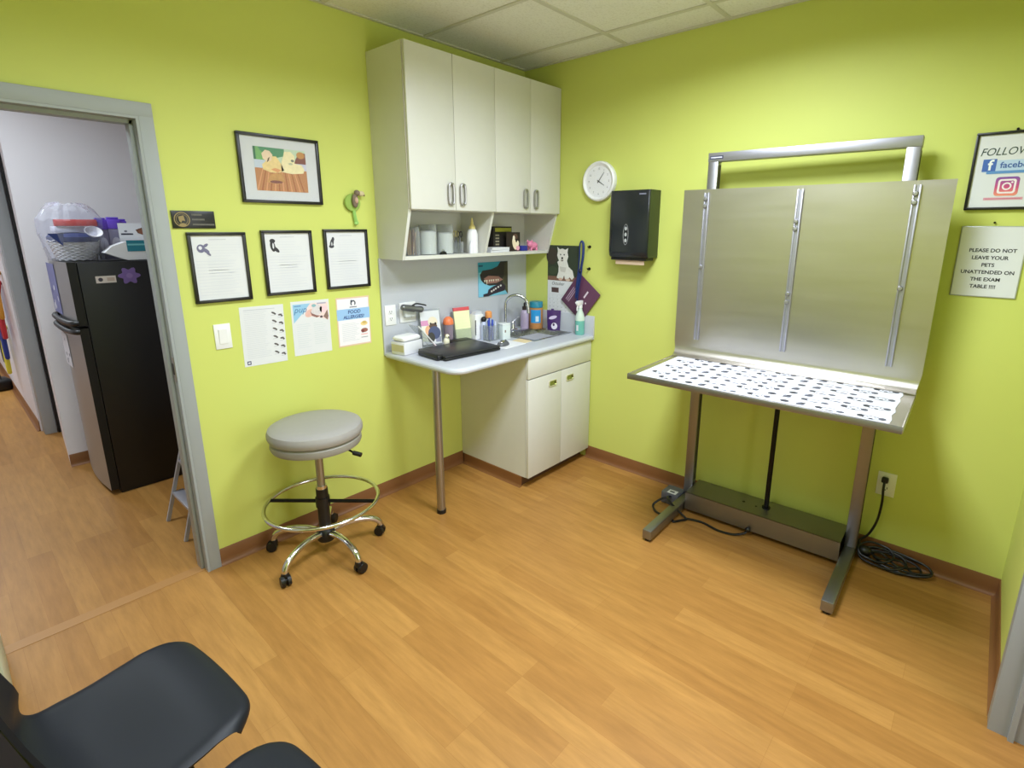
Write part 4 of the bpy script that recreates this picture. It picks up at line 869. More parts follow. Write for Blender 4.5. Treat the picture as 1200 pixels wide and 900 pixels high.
# black plaque with a gold seal
t = thing('plaque', 'small black plaque with a round gold seal left of the documents', 'plaque', (-2.140, -0.0005, 1.648))
MB().box(-0.082, 0.082, -0.008, 0, -0.0365, 0.0365, BLKFRAME, 0.001).build('board', t)
m = MB(); GD = P(150, 130, 84); y = -0.0085
m.ring(-0.045, 0, 0.030, 0.031, 0.0035, y, GD); m.ring(-0.045, 0, 0.022, 0.023, 0.0015, y, GD); m.flat([(-0.058, 0.012), (-0.038, 0.017), (-0.034, -0.006), (-0.044, -0.004), (-0.05, -0.014), (-0.056, -0.006)], y, GD); m.ell(-0.044, -0.022, 0.013, 0.007, y - .0002, GD)
TG = P(112, 110, 100); m.rect(-0.008, 0.032, 0.017, 0.024, y, TG); m.rect(-0.008, 0.040, -0.003, 0.004, y, TG); m.rect(-0.008, 0.076, -0.024, -0.017, y, TG)
for k in range(22): m.rect(-0.008 + k * 0.004, -0.0068 + k * 0.004, -0.025, 0.025, y - 0.0002, BLKFRAME)
part(m.build('engraving', t), 'dull gold seal and lettering')

# three paper sheets
def sheet(name, label, cx, cz, w, h, rot=0.0, edge=PAPER):
    m = MB(); m.M = Matrix.Rotation(rot, 4, 'Y')
    m.box(-w / 2, w / 2, 0, 0.0012, -h / 2, h / 2, edge)
    return m
m = sheet('', '', 0, 0, 0.205, 0.288, R(1)); y = -0.0003
lines(m, -0.085, 0.03, -0.105, 0.118, 26, y, P(206, 208, 216), 0.25, 0.0010); m.rect(-0.085, 0.06, 0.126, 0.129, y, P(190, 192, 202))
for k in range(6):
    for q in range(2):
        x = 0.052 + 0.032 * q; z = 0.105 - k * 0.039 - q * 0.012
        m.ell(x, z, 0.010, 0.0045, y - .0001, P(96, 90, 92), rot=-0.4 + 0.5 * q); m.ell(x + 0.008, z - 0.006, 0.005, 0.0035, y - .0002, P(70, 66, 70)); m.rect(x - 0.012, x + 0.010, z - 0.0125, z - 0.011, y, P(170, 170, 180))
m.rect(-0.09, -0.072, -0.136, -0.118, y, P(60, 62, 104)); m.rect(-0.086, -0.076, -0.131, -0.123, y - .0001, PAPER)
tag(m.build('info_sheet', loc=(-1.905, -0.0013, 1.104)), 'white text sheet with small dog sketches down its right side', 'sheet')
m = sheet('', '', 0, 0, 0.203, 0.28, R(0.7)); y = -0.0003
m.flat([(-0.092, 0.125), (0.03, 0.125), (-0.045, 0.075), (-0.092, 0.03)], y, P(150, 196, 228)); m.text('pup', -0.055, 0.082, 0.044, y - .0003, P(72, 120, 172), shear=0.3); m.rect(-0.085, -0.05, 0.113, 0.118, y - .0003, P(96, 140, 190))
m.flat([(-0.03, 0.09), (0.0, 0.125), (0.095, 0.125), (0.095, 0.03), (0.05, 0.045), (0.0, 0.055)], y - .0001, P(238, 214, 212)); FURP = mat('flyer_fur', (214, 208, 212), 0.7, var=0.18, scale=60); m.ell(-0.005, 0.075, 0.028, 0.018, y - .0003, mat('flyer_pink', (226, 182, 172), 0.7, var=0.15, scale=60), rot=0.5); m.flat([(0.0, 0.075), (0.012, 0.11), (0.04, 0.118), (0.062, 0.10), (0.058, 0.07), (0.03, 0.056)], y - .0005, FURP); m.flat([(-0.004, 0.085), (0.004, 0.06), (0.03, 0.048), (0.05, 0.056), (0.03, 0.06), (0.006, 0.072)], y - .0006, P(142, 100, 94)); m.flat([(0.066, 0.05), (0.09, 0.085), (0.095, 0.05), (0.088, 0.03)], y - .0006, P(140, 112, 102)); m.ell(0.018, 0.112, 0.012, 0.008, y - .0006, P(140, 182, 190)); m.ell(0.055, 0.05, 0.008, 0.006, y - .0006, P(90, 70, 76)); m.rect(0.035, 0.085, 0.118, 0.125, y - .0007, P(176, 170, 190)); m.ell(0.07, 0.09, 0.022, 0.02, y - .0005, P(240, 206, 214))
lines(m, -0.08, -0.005, -0.10, 0.02, 12, y, P(206, 212, 220), 0.3, 0.0012); lines(m, 0.01, 0.085, -0.09, 0.02, 11, y, P(206, 214, 216), 0.3, 0.0012)
tag(m.build('puppy_flyer', loc=(-1.663, -0.0013, 1.110)), 'white flyer with a blue corner and a puppy photo, middle of three sheets', 'flyer')
m = sheet('', '', 0, 0, 0.2, 0.272, R(0.5), P(226, 196, 170)); y = -0.0003
m.rect(-0.094, 0.094, -0.128, 0.128, y, P(238, 236, 242)); m.rect(-0.099, 0.099, 0.012, 0.072, y - .0002, P(156, 196, 238))
m.ring(0.0, 0.102, 0.016, 0.016, 0.007, y - .0003, P(60, 66, 84)); m.rect(-0.008, 0.008, 0.084, 0.098, y - .0004, P(238, 236, 242)); m.ell(-0.009, 0.112, 0.006, 0.008, y - .0005, P(60, 66, 84)); m.rect(-0.022, 0.022, 0.078, 0.083, y - .0003, P(110, 114, 130))
m.text('FOOD', 0.004, 0.045, 0.027, y - .0005, P(40, 66, 132), bold=0.0006, shear=0.1); m.text('ALLERGIES?', 0.0, 0.018, 0.025, y - .0005, P(40, 66, 132), bold=0.0006, shear=0.1)
lines(m, -0.075, 0.03, -0.105, -0.01, 13, y - .0001, P(204, 208, 218), 0.3, 0.0011)
m.ell(0.06, -0.018, 0.022, 0.012, y - .0003, P(232, 204, 142)); m.ell(0.062, -0.012, 0.014, 0.008, y - .0004, P(206, 176, 100)); m.ell(0.06, -0.057, 0.022, 0.012, y - .0003, P(158, 100, 88)); m.ell(0.05, -0.062, 0.010, 0.008, y - .0004, P(120, 60, 60)); m.rect(0.038, 0.08, -0.082, -0.076, y - .0003, P(238, 190, 190)); m.rect(0.038, 0.08, -0.098, -0.094, y - .0003, P(150, 150, 160))
tag(m.build('allergy_flyer', loc=(-1.421, -0.0013, 1.110)), 'flyer with a light blue title band, rightmost of the three sheets', 'flyer')

# hanging green felt ornament
t = thing('wall_ornament', 'round green hanging pet ornament with bow on the wall near the cabinet', 'ornament', (-1.385, -0.006, 1.705))
GRN = mat('green_felt', (150, 180, 84), 0.8, var=0.1); GRN2 = mat('light_green_ribbon', (156, 204, 112), 0.6)
m = MB(); m.lathe([(0, 0), (0.043, 0), (0.046, -0.006), (0.043, -0.012), (0, -0.014)], (0, -0.002, 0.04), 24, GRN, (0, 1, 0)); m.build('disc', t)
m = MB(); m.ball((0.006, -0.026, 0.05), 0.024, mat('grey_brown_fur', (128, 112, 96), 0.9, var=0.2, scale=60), 16, (0.75, 0.5, 1.5)); m.ball((0.018, -0.028, 0.09), 0.016, mat('grey_brown_fur', (128, 112, 96)), 14); m.ball((0.045, -0.026, 0.088), 0.014, mat('cream_tan', (206, 190, 150), 0.8), 12, (1.4, .6, 1)); m.ball((0.06, -0.026, 0.08), 0.006, P(120, 96, 70), 8); m.ball((0.008, -0.038, 0.052), 0.012, mat('pinkish_tan', (206, 168, 150), 0.8), 10, (0.8, .6, 1.3)); m.build('animal', t)
m = MB(); m.tube([(0.002, -0.014, 0.0), (0.006, -0.012, -0.03), (0.012, -0.01, -0.055), (0.018, -0.01, -0.068)], lambda q: 0.008 + 0.004 * q, GRN2, 8, flatz=0.5); m.ball((0.012, -0.012, -0.066), 0.013, GRN2, 10, (1, .5, .7)); m.build('ribbon', t)

# ------------------------------------------------------------------ things on the right wall (local x runs towards the near wall)
t = thing('wall_clock', 'round white wall clock beside the wall cabinet', 'clock', (-0.0005, -0.655, 1.909), RB)
m = MB(); m.lathe([(0, 0), (0.121, 0), (0.124, 0.012), (0.121, 0.030), (0.112, 0.036), (0.098, 0.028), (0.095, 0.024)], (0, 0, 0), 48, WHITEP, (0, -1, 0)); m.build('case', t)
m = MB(); m.ell(0, 0, 0.097, 0.097, -0.0245, P(240, 240, 246), 40)
GT = P(96, 98, 108)
for k in range(12):
    a = PI / 2 - k * PI / 6; m.text(str(12 if k == 0 else k), 0.076 * math.cos(a), 0.076 * math.sin(a) - 0.006, 0.017, -0.0248, GT)
m.build('dial', t)
def hand(nm, ang, ln, w):
    m = MB(); m.M = Matrix.Rotation(ang, 4, 'Y'); m.prism([(-w, -0.012), (w, -0.012), (w * 0.5, ln), (-w * 0.5, ln)], -0.0265, -0.0255, BLACKP, axis='y'); m.build(nm, t)
hand('minute_hand', R(37), 0.066, 0.0022); hand('hour_hand', R(122), 0.05, 0.003)
m = MB(); m.cyl((0, -0.0255, 0), (0, -0.0285, 0), 0.004, BLACKP, seg=12); m.build('hub', t)
MB().lathe([(0, 0.03), (0.098, 0.03)], (0, 0, 0), 40, glass('clock_glass', (252, 252, 252), 0.02), (0, -1, 0)).build('glass', t)

# paper towel dispenser
t = thing('towel_dispenser', 'black paper towel dispenser mounted beside the wall clock', 'dispenser', (-0.0005, -0.943, 1.642), RB)
SMK = mat('smoked_plastic', (30, 34, 38), 0.22, var=0.05); SMK2 = mat('smoked_side_reflection', (52, 62, 34), 0.3, var=0.05)  # green reflection painted into the colour of the dispenser sides
m = MB(); wv, hv, dv = 0.142, 0.196, 0.135
pf = []
for cx, cz, a0 in ((wv - 0.012, -0.012, 0), (-wv + 0.035, -0.012, PI / 2)): pass
outline = [(-wv, 0.0), (-wv, -dv + 0.045)] + [(-wv + 0.045 - 0.045 * math.cos(a), -dv + 0.045 - 0.045 * math.sin(a)) for a in (R(15), R(35), R(55), R(75), R(90))] + [(wv - 0.012, -dv), (wv - 0.003, -dv + 0.004), (wv, -dv + 0.012), (wv, 0.0)]
zs = [(-hv + 0.0, 0.86), (-hv + 0.012, 0.95), (-hv + 0.04, 1.0), (hv - 0.012, 0.97), (hv, 0.93)]
rws = [[m.v((x, yy * s_, z)) for x, yy in outline] for z, s_ in zs]
for a, b in zip(rws, rws[1:]):
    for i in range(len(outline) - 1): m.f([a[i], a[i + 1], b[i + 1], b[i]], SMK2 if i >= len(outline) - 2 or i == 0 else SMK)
    m.f([a[-1], a[0], b[0], b[-1]], SMK)
m.f(rws[0][::-1], BLACKP); m.f(rws[-1], SMK)
m.build('cover', t)
m = MB(); m.ring(-0.005, -0.06, 0.019, 0.062, 0.004, -dv - 0.001, P(132, 134, 136)); 
for z in (-0.025, -0.06, -0.095): m.ell(-0.005, z, 0.008, 0.011, -dv - 0.0014, P(176, 178, 180))
m.build('level_window', t)
m = MB(); m.rect(0.075, 0.12, 0.168, 0.176, -dv * 0.985 - 0.001, P(120, 122, 140)); m.build('brand_mark', t)
m = MB(); m.box(-wv + 0.02, wv - 0.015, -dv * 0.8, -0.02, -hv - 0.018, -hv, BLACKP, 0.004); m.build('chute', t)
tag(MB().box(-0.105, 0.095, -0.0012, 0.0012, -0.05, 0.0, mat('brown_paper_towel', (196, 170, 146), 0.8)).build('paper_towel', loc=(-0.096, -0.955, 1.452), rz=RB), 'tan paper towel end hanging from the black dispenser', 'paper towel')

# calendar with a white terrier
m = MB(); w2 = 0.137
m.box(-w2, w2, 0, 0.002, -0.245, 0.245, PAPER); y = -0.0005
m.rect(-w2, w2, 0.0, 0.245, y, P(52, 62, 46)); m.rect(-w2, w2, 0.0, 0.03, y - .0001, P(126, 92, 76)); m.ell(-0.09, 0.07, 0.04, 0.03, y - .0002, P(62, 74, 52)); m.ell(-0.1, 0.17, 0.05, 0.06, y - .0002, P(64, 56, 48))
WD2 = mat('terrier_print', (228, 226, 220), 0.7, var=0.10, scale=60)
m.flat([(-0.055, 0.02), (-0.04, 0.06), (-0.038, 0.10), (-0.05, 0.13), (-0.03, 0.145), (0.035, 0.14), (0.05, 0.10), (0.085, 0.075), (0.098, 0.03), (0.08, 0.012), (0.06, 0.03), (0.045, 0.012), (0.02, 0.014), (0.012, 0.04), (0.0, 0.014), (-0.03, 0.012)], y - .0004, WD2)
m.flat([(-0.042, 0.15), (-0.052, 0.175), (-0.046, 0.205), (-0.052, 0.235), (-0.03, 0.218), (-0.005, 0.224), (0.018, 0.216), (0.044, 0.228), (0.038, 0.2), (0.046, 0.17), (0.034, 0.138), (0.0, 0.118), (-0.028, 0.132)], y - .0006, WD2)
for x, z, r_ in ((-0.022, 0.182, 0.0055), (0.010, 0.182, 0.0055), (-0.007, 0.158, 0.0085)): m.ell(x, z, r_, r_, y - .0009, P(34, 32, 32))
m.flat([(-0.02, 0.146), (0.006, 0.146), (-0.002, 0.136), (-0.014, 0.136)], y - .0008, P(120, 110, 104)); m.flat([(-0.03, 0.10), (0.03, 0.095), (0.02, 0.06), (-0.02, 0.065)], y - .0007, P(206, 202, 196)); m.ell(-0.02, 0.012, 0.018, 0.009, y - .0007, P(214, 180, 160)); m.ell(0.045, 0.010, 0.02, 0.009, y - .0007, P(212, 188, 168))
m.text('October', -0.1, -0.032, 0.032, y - .0002, P(60, 60, 70), align='LEFT', shear=0.2); m.rect(-0.10, -0.035, -0.085, -0.05, y - .0002, P(84, 62, 60))
for k in range(6): m.rect(-0.125, 0.125, -0.10 - k * 0.026, -0.099 - k * 0.026, y, P(190, 192, 200))
for k in range(8): m.rect(-0.125 + k * 0.0357, -0.124 + k * 0.0357, -0.23, -0.10, y, P(190, 192, 200))
dd = 1
for r_ in range(5):
    for c_ in range(7):
        if dd <= 31 and (r_ or c_ >= 2): m.text(str(dd), -0.118 + c_ * 0.0357, -0.113 - r_ * 0.026, 0.010, y - .0001, P(70, 72, 84), align='LEFT'); dd += 1
tag(m.build('wall_calendar', loc=(-0.004, -0.362, 1.256), rz=RB), 'wall calendar with a white terrier photo hanging above the side splash', 'calendar')
# hook with blue leash and purple folder
t = thing('slip_leash', 'dark blue slip leash looped on a hook over the calendar edge', 'leash', (-0.012, -0.532, 1.30), RB)
NB = mat('navy_leash', (22, 46, 108), 0.6, var=0.1, scale=80)
m = MB(); m.tube([(-0.012, -0.015, 0.14), (-0.010, -0.016, 0.21), (0.004, -0.018, 0.232), (0.018, -0.016, 0.21), (0.016, -0.015, 0.13), (0.0, -0.016, 0.04), (-0.02, -0.018, -0.06), (-0.03, -0.018, -0.14)], 0.0085, NB, 8, flatz=0.6)
m.tube([(-0.012, -0.015, 0.14), (-0.014, -0.02, 0.05), (-0.026, -0.022, -0.05), (-0.034, -0.02, -0.15)], 0.0085, NB, 8, flatz=0.6); m.tube([(0.014, -0.015, 0.13), (0.012, -0.024, 0.02), (-0.008, -0.026, -0.10), (-0.02, -0.022, -0.17)], 0.0075, NB, 8, flatz=0.6); m.build('strap', t)
m = MB(); m.ball((0.002, -0.02, 0.038), 0.013, mat('dark_blue_metal', (30, 34, 62), 0.4), 10); m.build('slide_ring', t)
for i, (z, lab) in enumerate(((1.497, 'upper small dark wall hook beside the blue leash'), (1.352, 'lower small dark wall hook beside the blue leash'))):
    t = thing('wall_hook', lab, 'hook', (-0.0005, -0.585, z), RB, 'small wall hooks'); m = MB(); m.cyl((0, 0, 0), (0, -0.004, 0), 0.010, BLACKM, seg=14); m.build('plate', t); m = MB(); m.tube([(0, -0.004, 0), (0, -0.02, -0.004), (0, -0.026, 0.006)], 0.0035, BLACKM, 8); m.build('prong', t)
m = MB(); m.M = Matrix.Rotation(R(38), 4, 'Y')
PL = mat('plum_card', (94, 54, 82), 0.45, var=0.04); a, b = 0.115, 0.145
m.box(-b * 0.78, b * 0.78, -0.004, 0.004, -b, b * 0.72, PL, 0.002); y = -0.0046
m.rect(0.02, 0.032, 0.0, 0.055, y, P(220, 208, 220)); m.ell(0.06, -0.02, 0.006, 0.006, y, P(230, 220, 230)); m.ell(-0.05, 0.02, 0.010, 0.007, y, P(220, 208, 220))
for k in range(3): m.rect(-0.085 + k * 0.013, -0.080 + k * 0.013, -0.11, 0.0, y, P(186, 160, 186))
m.ell(0.095, -0.125, 0.006, 0.006, y, P(230, 224, 230))
tag(m.build('plum_folder', loc=(-0.018, -0.54, 1.172), rz=RB), 'plum purple folder hanging on its corner beside the calendar', 'folder')

# sign with social icons, and the exam table notice
t = framed('social_sign', 'black framed sign reading FOLLOW at the right edge, above the notice', 'sign', -2.634, 1.851, 0.248, 0.304, 0.011, RB, 'R', 0.015)
m = MB(); y = -0.0088
m.text('FOLLOW US', 0.0, 0.062, 0.042, y, P(50, 70, 66), shear=0.25, sx=0.88)
BL = P(70, 118, 190); m.rect(-0.086, 0.10, -0.003, 0.042, y, P(186, 208, 236)); m.rect(-0.088, -0.045, 0.0, 0.048, y - .0002, P(66, 104, 184)); m.text('f', -0.064, 0.006, 0.056, y - .0004, P(240, 244, 250), bold=0.0012); m.text('facebook', 0.028, 0.012, 0.033, y - .0004, P(62, 96, 168), bold=0.0006); m.rect(-0.072, 0.10, -0.010, 0.001, y - .0003, P(96, 146, 206))
def rr2(cx, cz, hw, r):
    p = []
    for sx_, sz_, a0 in ((1, 1, 0), (-1, 1, PI / 2), (-1, -1, PI), (1, -1, 1.5 * PI)):
        for k in range(7): p.append((cx + sx_ * (hw - r) + r * math.cos(a0 + k * PI / 12), cz + sz_ * (hw - r) + r * math.sin(a0 + k * PI / 12)))
    return p
ICO, ntg, bg, og = new_mat('camera_icon_gradient')
tcg = ntg.nodes.new('ShaderNodeTexCoord'); spg = ntg.nodes.new('ShaderNodeSeparateXYZ'); ntg.links.new(tcg.outputs['Object'], spg.inputs[0])
mrg = ntg.nodes.new('ShaderNodeMapRange'); mrg.inputs[1].default_value = -0.098; mrg.inputs[2].default_value = -0.022; ntg.links.new(spg.outputs['Z'], mrg.inputs[0])
crg = ntg.nodes.new('ShaderNodeValToRGB'); crg.color_ramp.elements[0].color = lin((240, 150, 120)); crg.color_ramp.elements[1].color = lin((126, 84, 170)); e_ = crg.color_ramp.elements.new(0.45); e_.color = lin((204, 78, 128)); ntg.links.new(mrg.outputs[0], crg.inputs[0]); ntg.links.new(crg.outputs[0], bg.inputs['Base Color']); bg.inputs['Roughness'].default_value = 0.6
ix, iz = 0.0, -0.060
m.flat(rr2(ix, iz, 0.037, 0.012), y, ICO); m.flat(rr2(ix, iz, 0.028, 0.009), y - .0002, P(244, 232, 238)); m.flat(rr2(ix, iz, 0.0215, 0.006), y - .0004, ICO); m.ell(ix, iz, 0.015, 0.015, y - .0006, P(244, 232, 238)); m.ell(ix, iz, 0.0095, 0.0095, y - .0008, ICO); m.ell(ix + 0.015, iz + 0.015, 0.0035, 0.0035, y - .0008, P(244, 232, 238))
m.rect(-0.066, 0.056, -0.113, -0.103, y, P(222, 160, 176)); m.rect(-0.06, 0.05, -0.109, -0.107, y - .0002, P(190, 100, 124))
m.build('sign_print', t)
tag(MB().cyl((0, 0, 0), (0, -0.012, 0), 0.005, BLACKM, seg=10).build('nail', loc=(-0.0005, -2.634, 2.008), rz=RB), 'dark nail above the black framed FOLLOW sign', 'nail')
tag(MB().cyl((0, 0, 0), (0, -0.008, 0), 0.004, BLACKM, seg=10).build('nail', loc=(-0.0005, -2.62, 1.648), rz=RB), 'dark nail above the white exam table notice', 'nail')
t = thing('notice_sign', 'white notice about unattended pets mounted right of the steel table', 'sign', (-0.0005, -2.625, 1.487), RB)
m = MB(); SLV = mat('silver_trim', (186, 190, 196), 0.35, 0.5); a, b = 0.109, 0.147
m.box(-a, a, -0.005, 0, -b, b, SLV, 0.001); m.build('board', t)
m = MB(); m.rect(-a + 0.004, a - 0.004, -b + 0.004, b - 0.004, -0.0054, PAPER); y = -0.0058; TK = P(44, 46, 54)
for txt, z, cx in (('PLEASE DO NOT', 0.041, 0.006), ('LEAVE YOUR', 0.011, 0.002), ('PETS', -0.019, 0.0), ('UNATTENDED ON', -0.049, 0.002), ('THE EXAM', -0.079, 0.0), ('TABLE !!!!', -0.109, -0.004)):
    m.text(txt, cx, z, 0.0205, y, TK, sx=1.0, bold=0.0006)
m.build('notice_text', t)

# ------------------------------------------------------------------ rolling stool
SXY = (-1.832, -0.288)
t = thing('rolling_stool', 'grey padded rolling stool with chrome foot ring beside the counter', 'stool', (SXY[0], SXY[1], 0))
m = MB(); m.lathe([(0, 0.640), (0.20, 0.640), (0.211, 0.646), (0.2165, 0.660), (0.2165, 0.676), (0.210, 0.692), (0.195, 0.700), (0.15, 0.704), (0, 0.705)], (0, 0, 0), 56, VINYLGREY); m.build('seat_cushion', t)
m = MB(); m.lathe([(0, 0.592), (0.19, 0.592), (0.203, 0.597), (0.208, 0.610), (0.207, 0.630), (0.198, 0.639), (0, 0.639)], (0, 0, 0), 56, mat('grey_seat_band', (146, 142, 136), 0.5)); m.build('seat_band', t)
m = MB(); m.box(-0.07, 0.07, -0.07, 0.07, 0.575, 0.593, BLACKM, 0.004); m.cyl((0, 0, 0.55), (0, 0, 0.578), 0.030, BLACKM); m.build('seat_plate', t)
m = MB(); m.cyl((0, 0, 0.34), (0, 0, 0.556), 0.019, NICKEL, seg=24); m.cyl((0, 0, 0.355), (0, 0, 0.375), 0.026, CHROME, seg=24); m.build('piston', t)
m = MB(); m.cyl((0, 0, 0.10), (0, 0, 0.357), 0.0285, BLACKP, seg=24); m.build('column', t)
rv = Vector((0.655, -0.756, 0)); fv = Vector((0.756, 0.655, 0))
m = MB(); hp = rv * 0.05 + fv * -0.06
m.tube([Vector((0, 0, 0.583)) + rv * 0.06 - fv * 0.02, Vector((0, 0, 0.578)) + rv * 0.15 - fv * 0.03, Vector((0, 0, 0.56)) + rv * 0.19 - fv * 0.035], 0.005, BLACKM, 8); m.tube([Vector((0, 0, 0.562)) + rv * 0.185 - fv * 0.035, Vector((0, 0, 0.553)) + rv * 0.225 - fv * 0.04], 0.011, BLACKP, 10); m.build('lever', t)
m = MB(); n = 32
m.tube([(0.266 * math.cos(2 * PI * k / n), 0.266 * math.sin(2 * PI * k / n), 0.287) for k in range(n)], 0.0095, CHROME, 12, closed=True, sub=2); fr_ = m.build('foot_ring', t)
m = MB(); q = rv * 0.258
m.tube([-q + Vector((0, 0, 0.287)), q + Vector((0, 0, 0.287))], 0.0095, BLACKM, 8, sub=1); m.cyl((0, 0, 0.26), (0, 0, 0.31), 0.034, BLACKP); m.build('ring_bar', fr_)
m = MB(); m.lathe([(0, 0.075), (0.04, 0.075), (0.045, 0.085), (0.045, 0.125), (0.034, 0.14), (0, 0.14)], (0, 0, 0), 24, BLACKP); m.build('hub', t)
for k in range(5):
    a = R(57 + 72 * k); c_, s_ = math.cos(a), math.sin(a)
    m = MB(); m.tube([(0.03 * c_, 0.03 * s_, 0.115), (0.10 * c_, 0.10 * s_, 0.132), (0.18 * c_, 0.18 * s_, 0.128), (0.245 * c_, 0.245 * s_, 0.106), (0.272 * c_, 0.272 * s_, 0.078), (0.276 * c_, 0.276 * s_, 0.062)], lambda q: 0.0165 - 0.002 * q, CHROME, 12); lg = m.build('leg', t)
    m = MB(); ax = a + R(70 + 40 * k); d_ = Vector((math.cos(ax), math.sin(ax), 0)); tr = Vector((-d_.y, d_.x, 0)); cc = Vector((0.279 * c_, 0.279 * s_, 0.027)) + tr * -0.008
    for q in (-1, 1): m.cyl(cc + d_ * q * 0.006, cc + d_ * q * 0.022, 0.027, BLACKP, 0.024, seg=20)
    m.cyl(cc - d_ * 0.007, cc + d_ * 0.007, 0.014, BLACKM, seg=12); m.lathe([(0.013, 0.03), (0.02, 0.045), (0.016, 0.062), (0, 0.066)], (0.276 * c_, 0.276 * s_, 0), 14, BLACKP); m.build('caster', lg)

# ------------------------------------------------------------------ two moulded chairs by the camera
def chair(loc, rz, label):
    t = thing('moulded_chair', label, 'chair', loc, rz, 'slate grey moulded chairs')
    cp = [(0.2415, 0.4185, 0.213), (0.2412, 0.4225, 0.216), (0.237, 0.4290, 0.220), (0.214, 0.4355, 0.224), (0.16, 0.4350, 0.226), (0.09, 0.4240, 0.228), (0.02, 0.4150, 0.228), (-0.04, 0.4130, 0.229), (-0.095, 0.4200, 0.230), (-0.140, 0.4480, 0.231), (-0.168, 0.5020, 0.232), (-0.192, 0.5820, 0.232), (-0.220, 0.6820, 0.232), (-0.244, 0.7900, 0.230), (-0.266, 0.8900, 0.218), (-0.280, 0.9520, 0.185), (-0.286, 0.9720, 0.12)]
    def fn(u, v):
        k = u * (len(cp) - 1); i = min(len(cp) - 2, int(k)); f = k - i
        p = [cp[max(0, i - 1)], cp[i], cp[i + 1], cp[min(len(cp) - 1, i + 2)]]
        q = [0.5 * ((2 * p[1][c]) + (-p[0][c] + p[2][c]) * f + (2 * p[0][c] - 5 * p[1][c] + 4 * p[2][c] - p[3][c]) * f * f + (-p[0][c] + 3 * p[1][c] - 3 * p[2][c] + p[3][c]) * f ** 3) for c in range(3)]
        w = -1 + 2 * v; x, z, hw = q
        aw = abs(w)
        y = hw * w
        front = max(0, min(1, (x - 0.10) / 0.14))
        x2 = x - front * (0.046 * max(0, (aw - 0.62) / 0.38) ** 3 + 0.010 * aw ** 2)     # rounded front corners
        z2 = z - front * 0.008 * aw ** 3
        mid = max(0, 1 - abs(x + 0.04) / 0.17) if z < 0.5 else 0
        z2 += 0.010 * mid * aw ** 3 - 0.010 * mid * (1 - aw ** 2)
        if z < 0.5: z2 -= 0.009 * max(0, (aw - 0.88) / 0.12) ** 2
        bk = max(0, min(1, (z - 0.417) / 0.08)) if x < -0.08 else 0
        x2 += bk * 0.055 * aw ** 2.4; z2 += bk * 0.02 * aw ** 3
        return (x2, y, z2)
    m = MB(); m.shell(fn, 60, 40, 0.010, CHAIRP); m.build('seat_shell', t, sharp=50)
    m = MB(); m.box(-0.12, 0.10, -0.17, 0.17, 0.385, 0.402, BLACKP, 0.006); m.build('seat_pan', t)
    for sx_ in (1, -1):
        for sy_ in (1, -1):
            m = MB(); m.tube([(0.08 * sx_ - 0.03, 0.12 * sy_, 0.388), (0.12 * sx_ - 0.04, 0.175 * sy_, 0.372), (0.135 * sx_ - 0.05, 0.187 * sy_, 0.33), (0.165 * sx_ - 0.06, 0.20 * sy_, 0.012)], 0.0125, BLACKM, 12); lg = m.build('leg', t)
            MB().cyl((0.165 * sx_ - 0.06, 0.2 * sy_, 0), (0.165 * sx_ - 0.06, 0.2 * sy_, 0.02), 0.016, BLACKP, seg=14).build('foot_cap', lg)
    return t
chair((-2.842, -1.222, 0), R(6.5), 'dark slate moulded chair nearer the open door')
chair((-2.792, -1.752, 0), R(5), 'second dark slate moulded chair, mostly cut by the bottom edge')

# ------------------------------------------------------------------ hall: fridge and what stands on it
t = thing('refrigerator', 'black sided fridge with stainless doors in the hall', 'fridge', (-2.11, 1.55, 0))
FX0, FX1, FY0, FY1, FZ = -0.262, 0.30, -0.306, 0.30, 1.418
FRB = mat('fridge_black', (13, 13, 15), 0.42, var=0.15, scale=120, bump=0.05); FSS = brushed('fridge_steel', (170, 170, 170), 0.45, (1, 1, 14))
m = MB(); m.box(FX0, FX1, FY0, FY1, 0.02, FZ, FRB, 0.004); m.build('body', t)
m = MB(); m.box(FX0 + 0.004, FX1 - 0.02, FY0 + 0.01, FY1 - 0.01, 0.0, 0.03, BLACKP); m.build('plinth', t)
for nm, z0, z1 in (('freezer_door', 1.060, FZ + 0.003), ('fridge_door', 0.035, 1.046)):
    m = MB(); k = 8; pr = [(FX0 - 0.003, FY1 - 0.002), (FX0 - 0.003, FY0 + 0.002)]
    pr += [(FX0 - 0.045 - 0.018 * math.sin(PI * q / k), FY0 + 0.002 + (FY1 - FY0 - 0.004) * q / k) for q in range(k + 1)]
    m.prism(pr[:2], z0, z1, FRB, axis='z') if False else None
    A = [m.v((x, y, z0)) for x, y in pr]; B = [m.v((x, y, z1)) for x, y in pr]; nn = len(pr)
    m.f(A[::-1], FRB); m.f(B, FRB)
    for q in range(nn): m.f([A[q], A[(q + 1) % nn], B[(q + 1) % nn], B[q]], FSS if 2 <= q < nn - 1 else FRB)
    dr = m.build(nm, t)
    m = MB(); zz = 1.078 if nm == 'freezer_door' else 1.028
    m.tube([(FX0 - 0.040, FY0 + 0.004, zz), (FX0 - 0.062, FY0 + 0.02, zz), (FX0 - 0.080, FY0 + 0.12, zz), (FX0 - 0.085, FY0 + 0.30, zz), (FX0 - 0.078, FY0 + 0.50, zz), (FX0 - 0.055, FY0 + 0.56, zz)], 0.016, BLACKP, 10); m.build('handle', dr)
FYf = 1.55 + FY0
m = MB(); m.box(-0.052, 0.042, -0.001, 0.0, -0.020, 0.020, P(222, 214, 206)); m.ell(-0.03, 0.0, 0.011, 0.011, -0.0014, P(70, 66, 76)); m.rect(0.0, 0.035, -0.01, 0.01, -0.0014, P(196, 178, 164)); tag(m.build('fridge_note', loc=(-2.250, FYf - 0.0012, 1.318), rz=0), 'small white label stuck high on the black fridge side', 'note')
m = MB(); pts = []
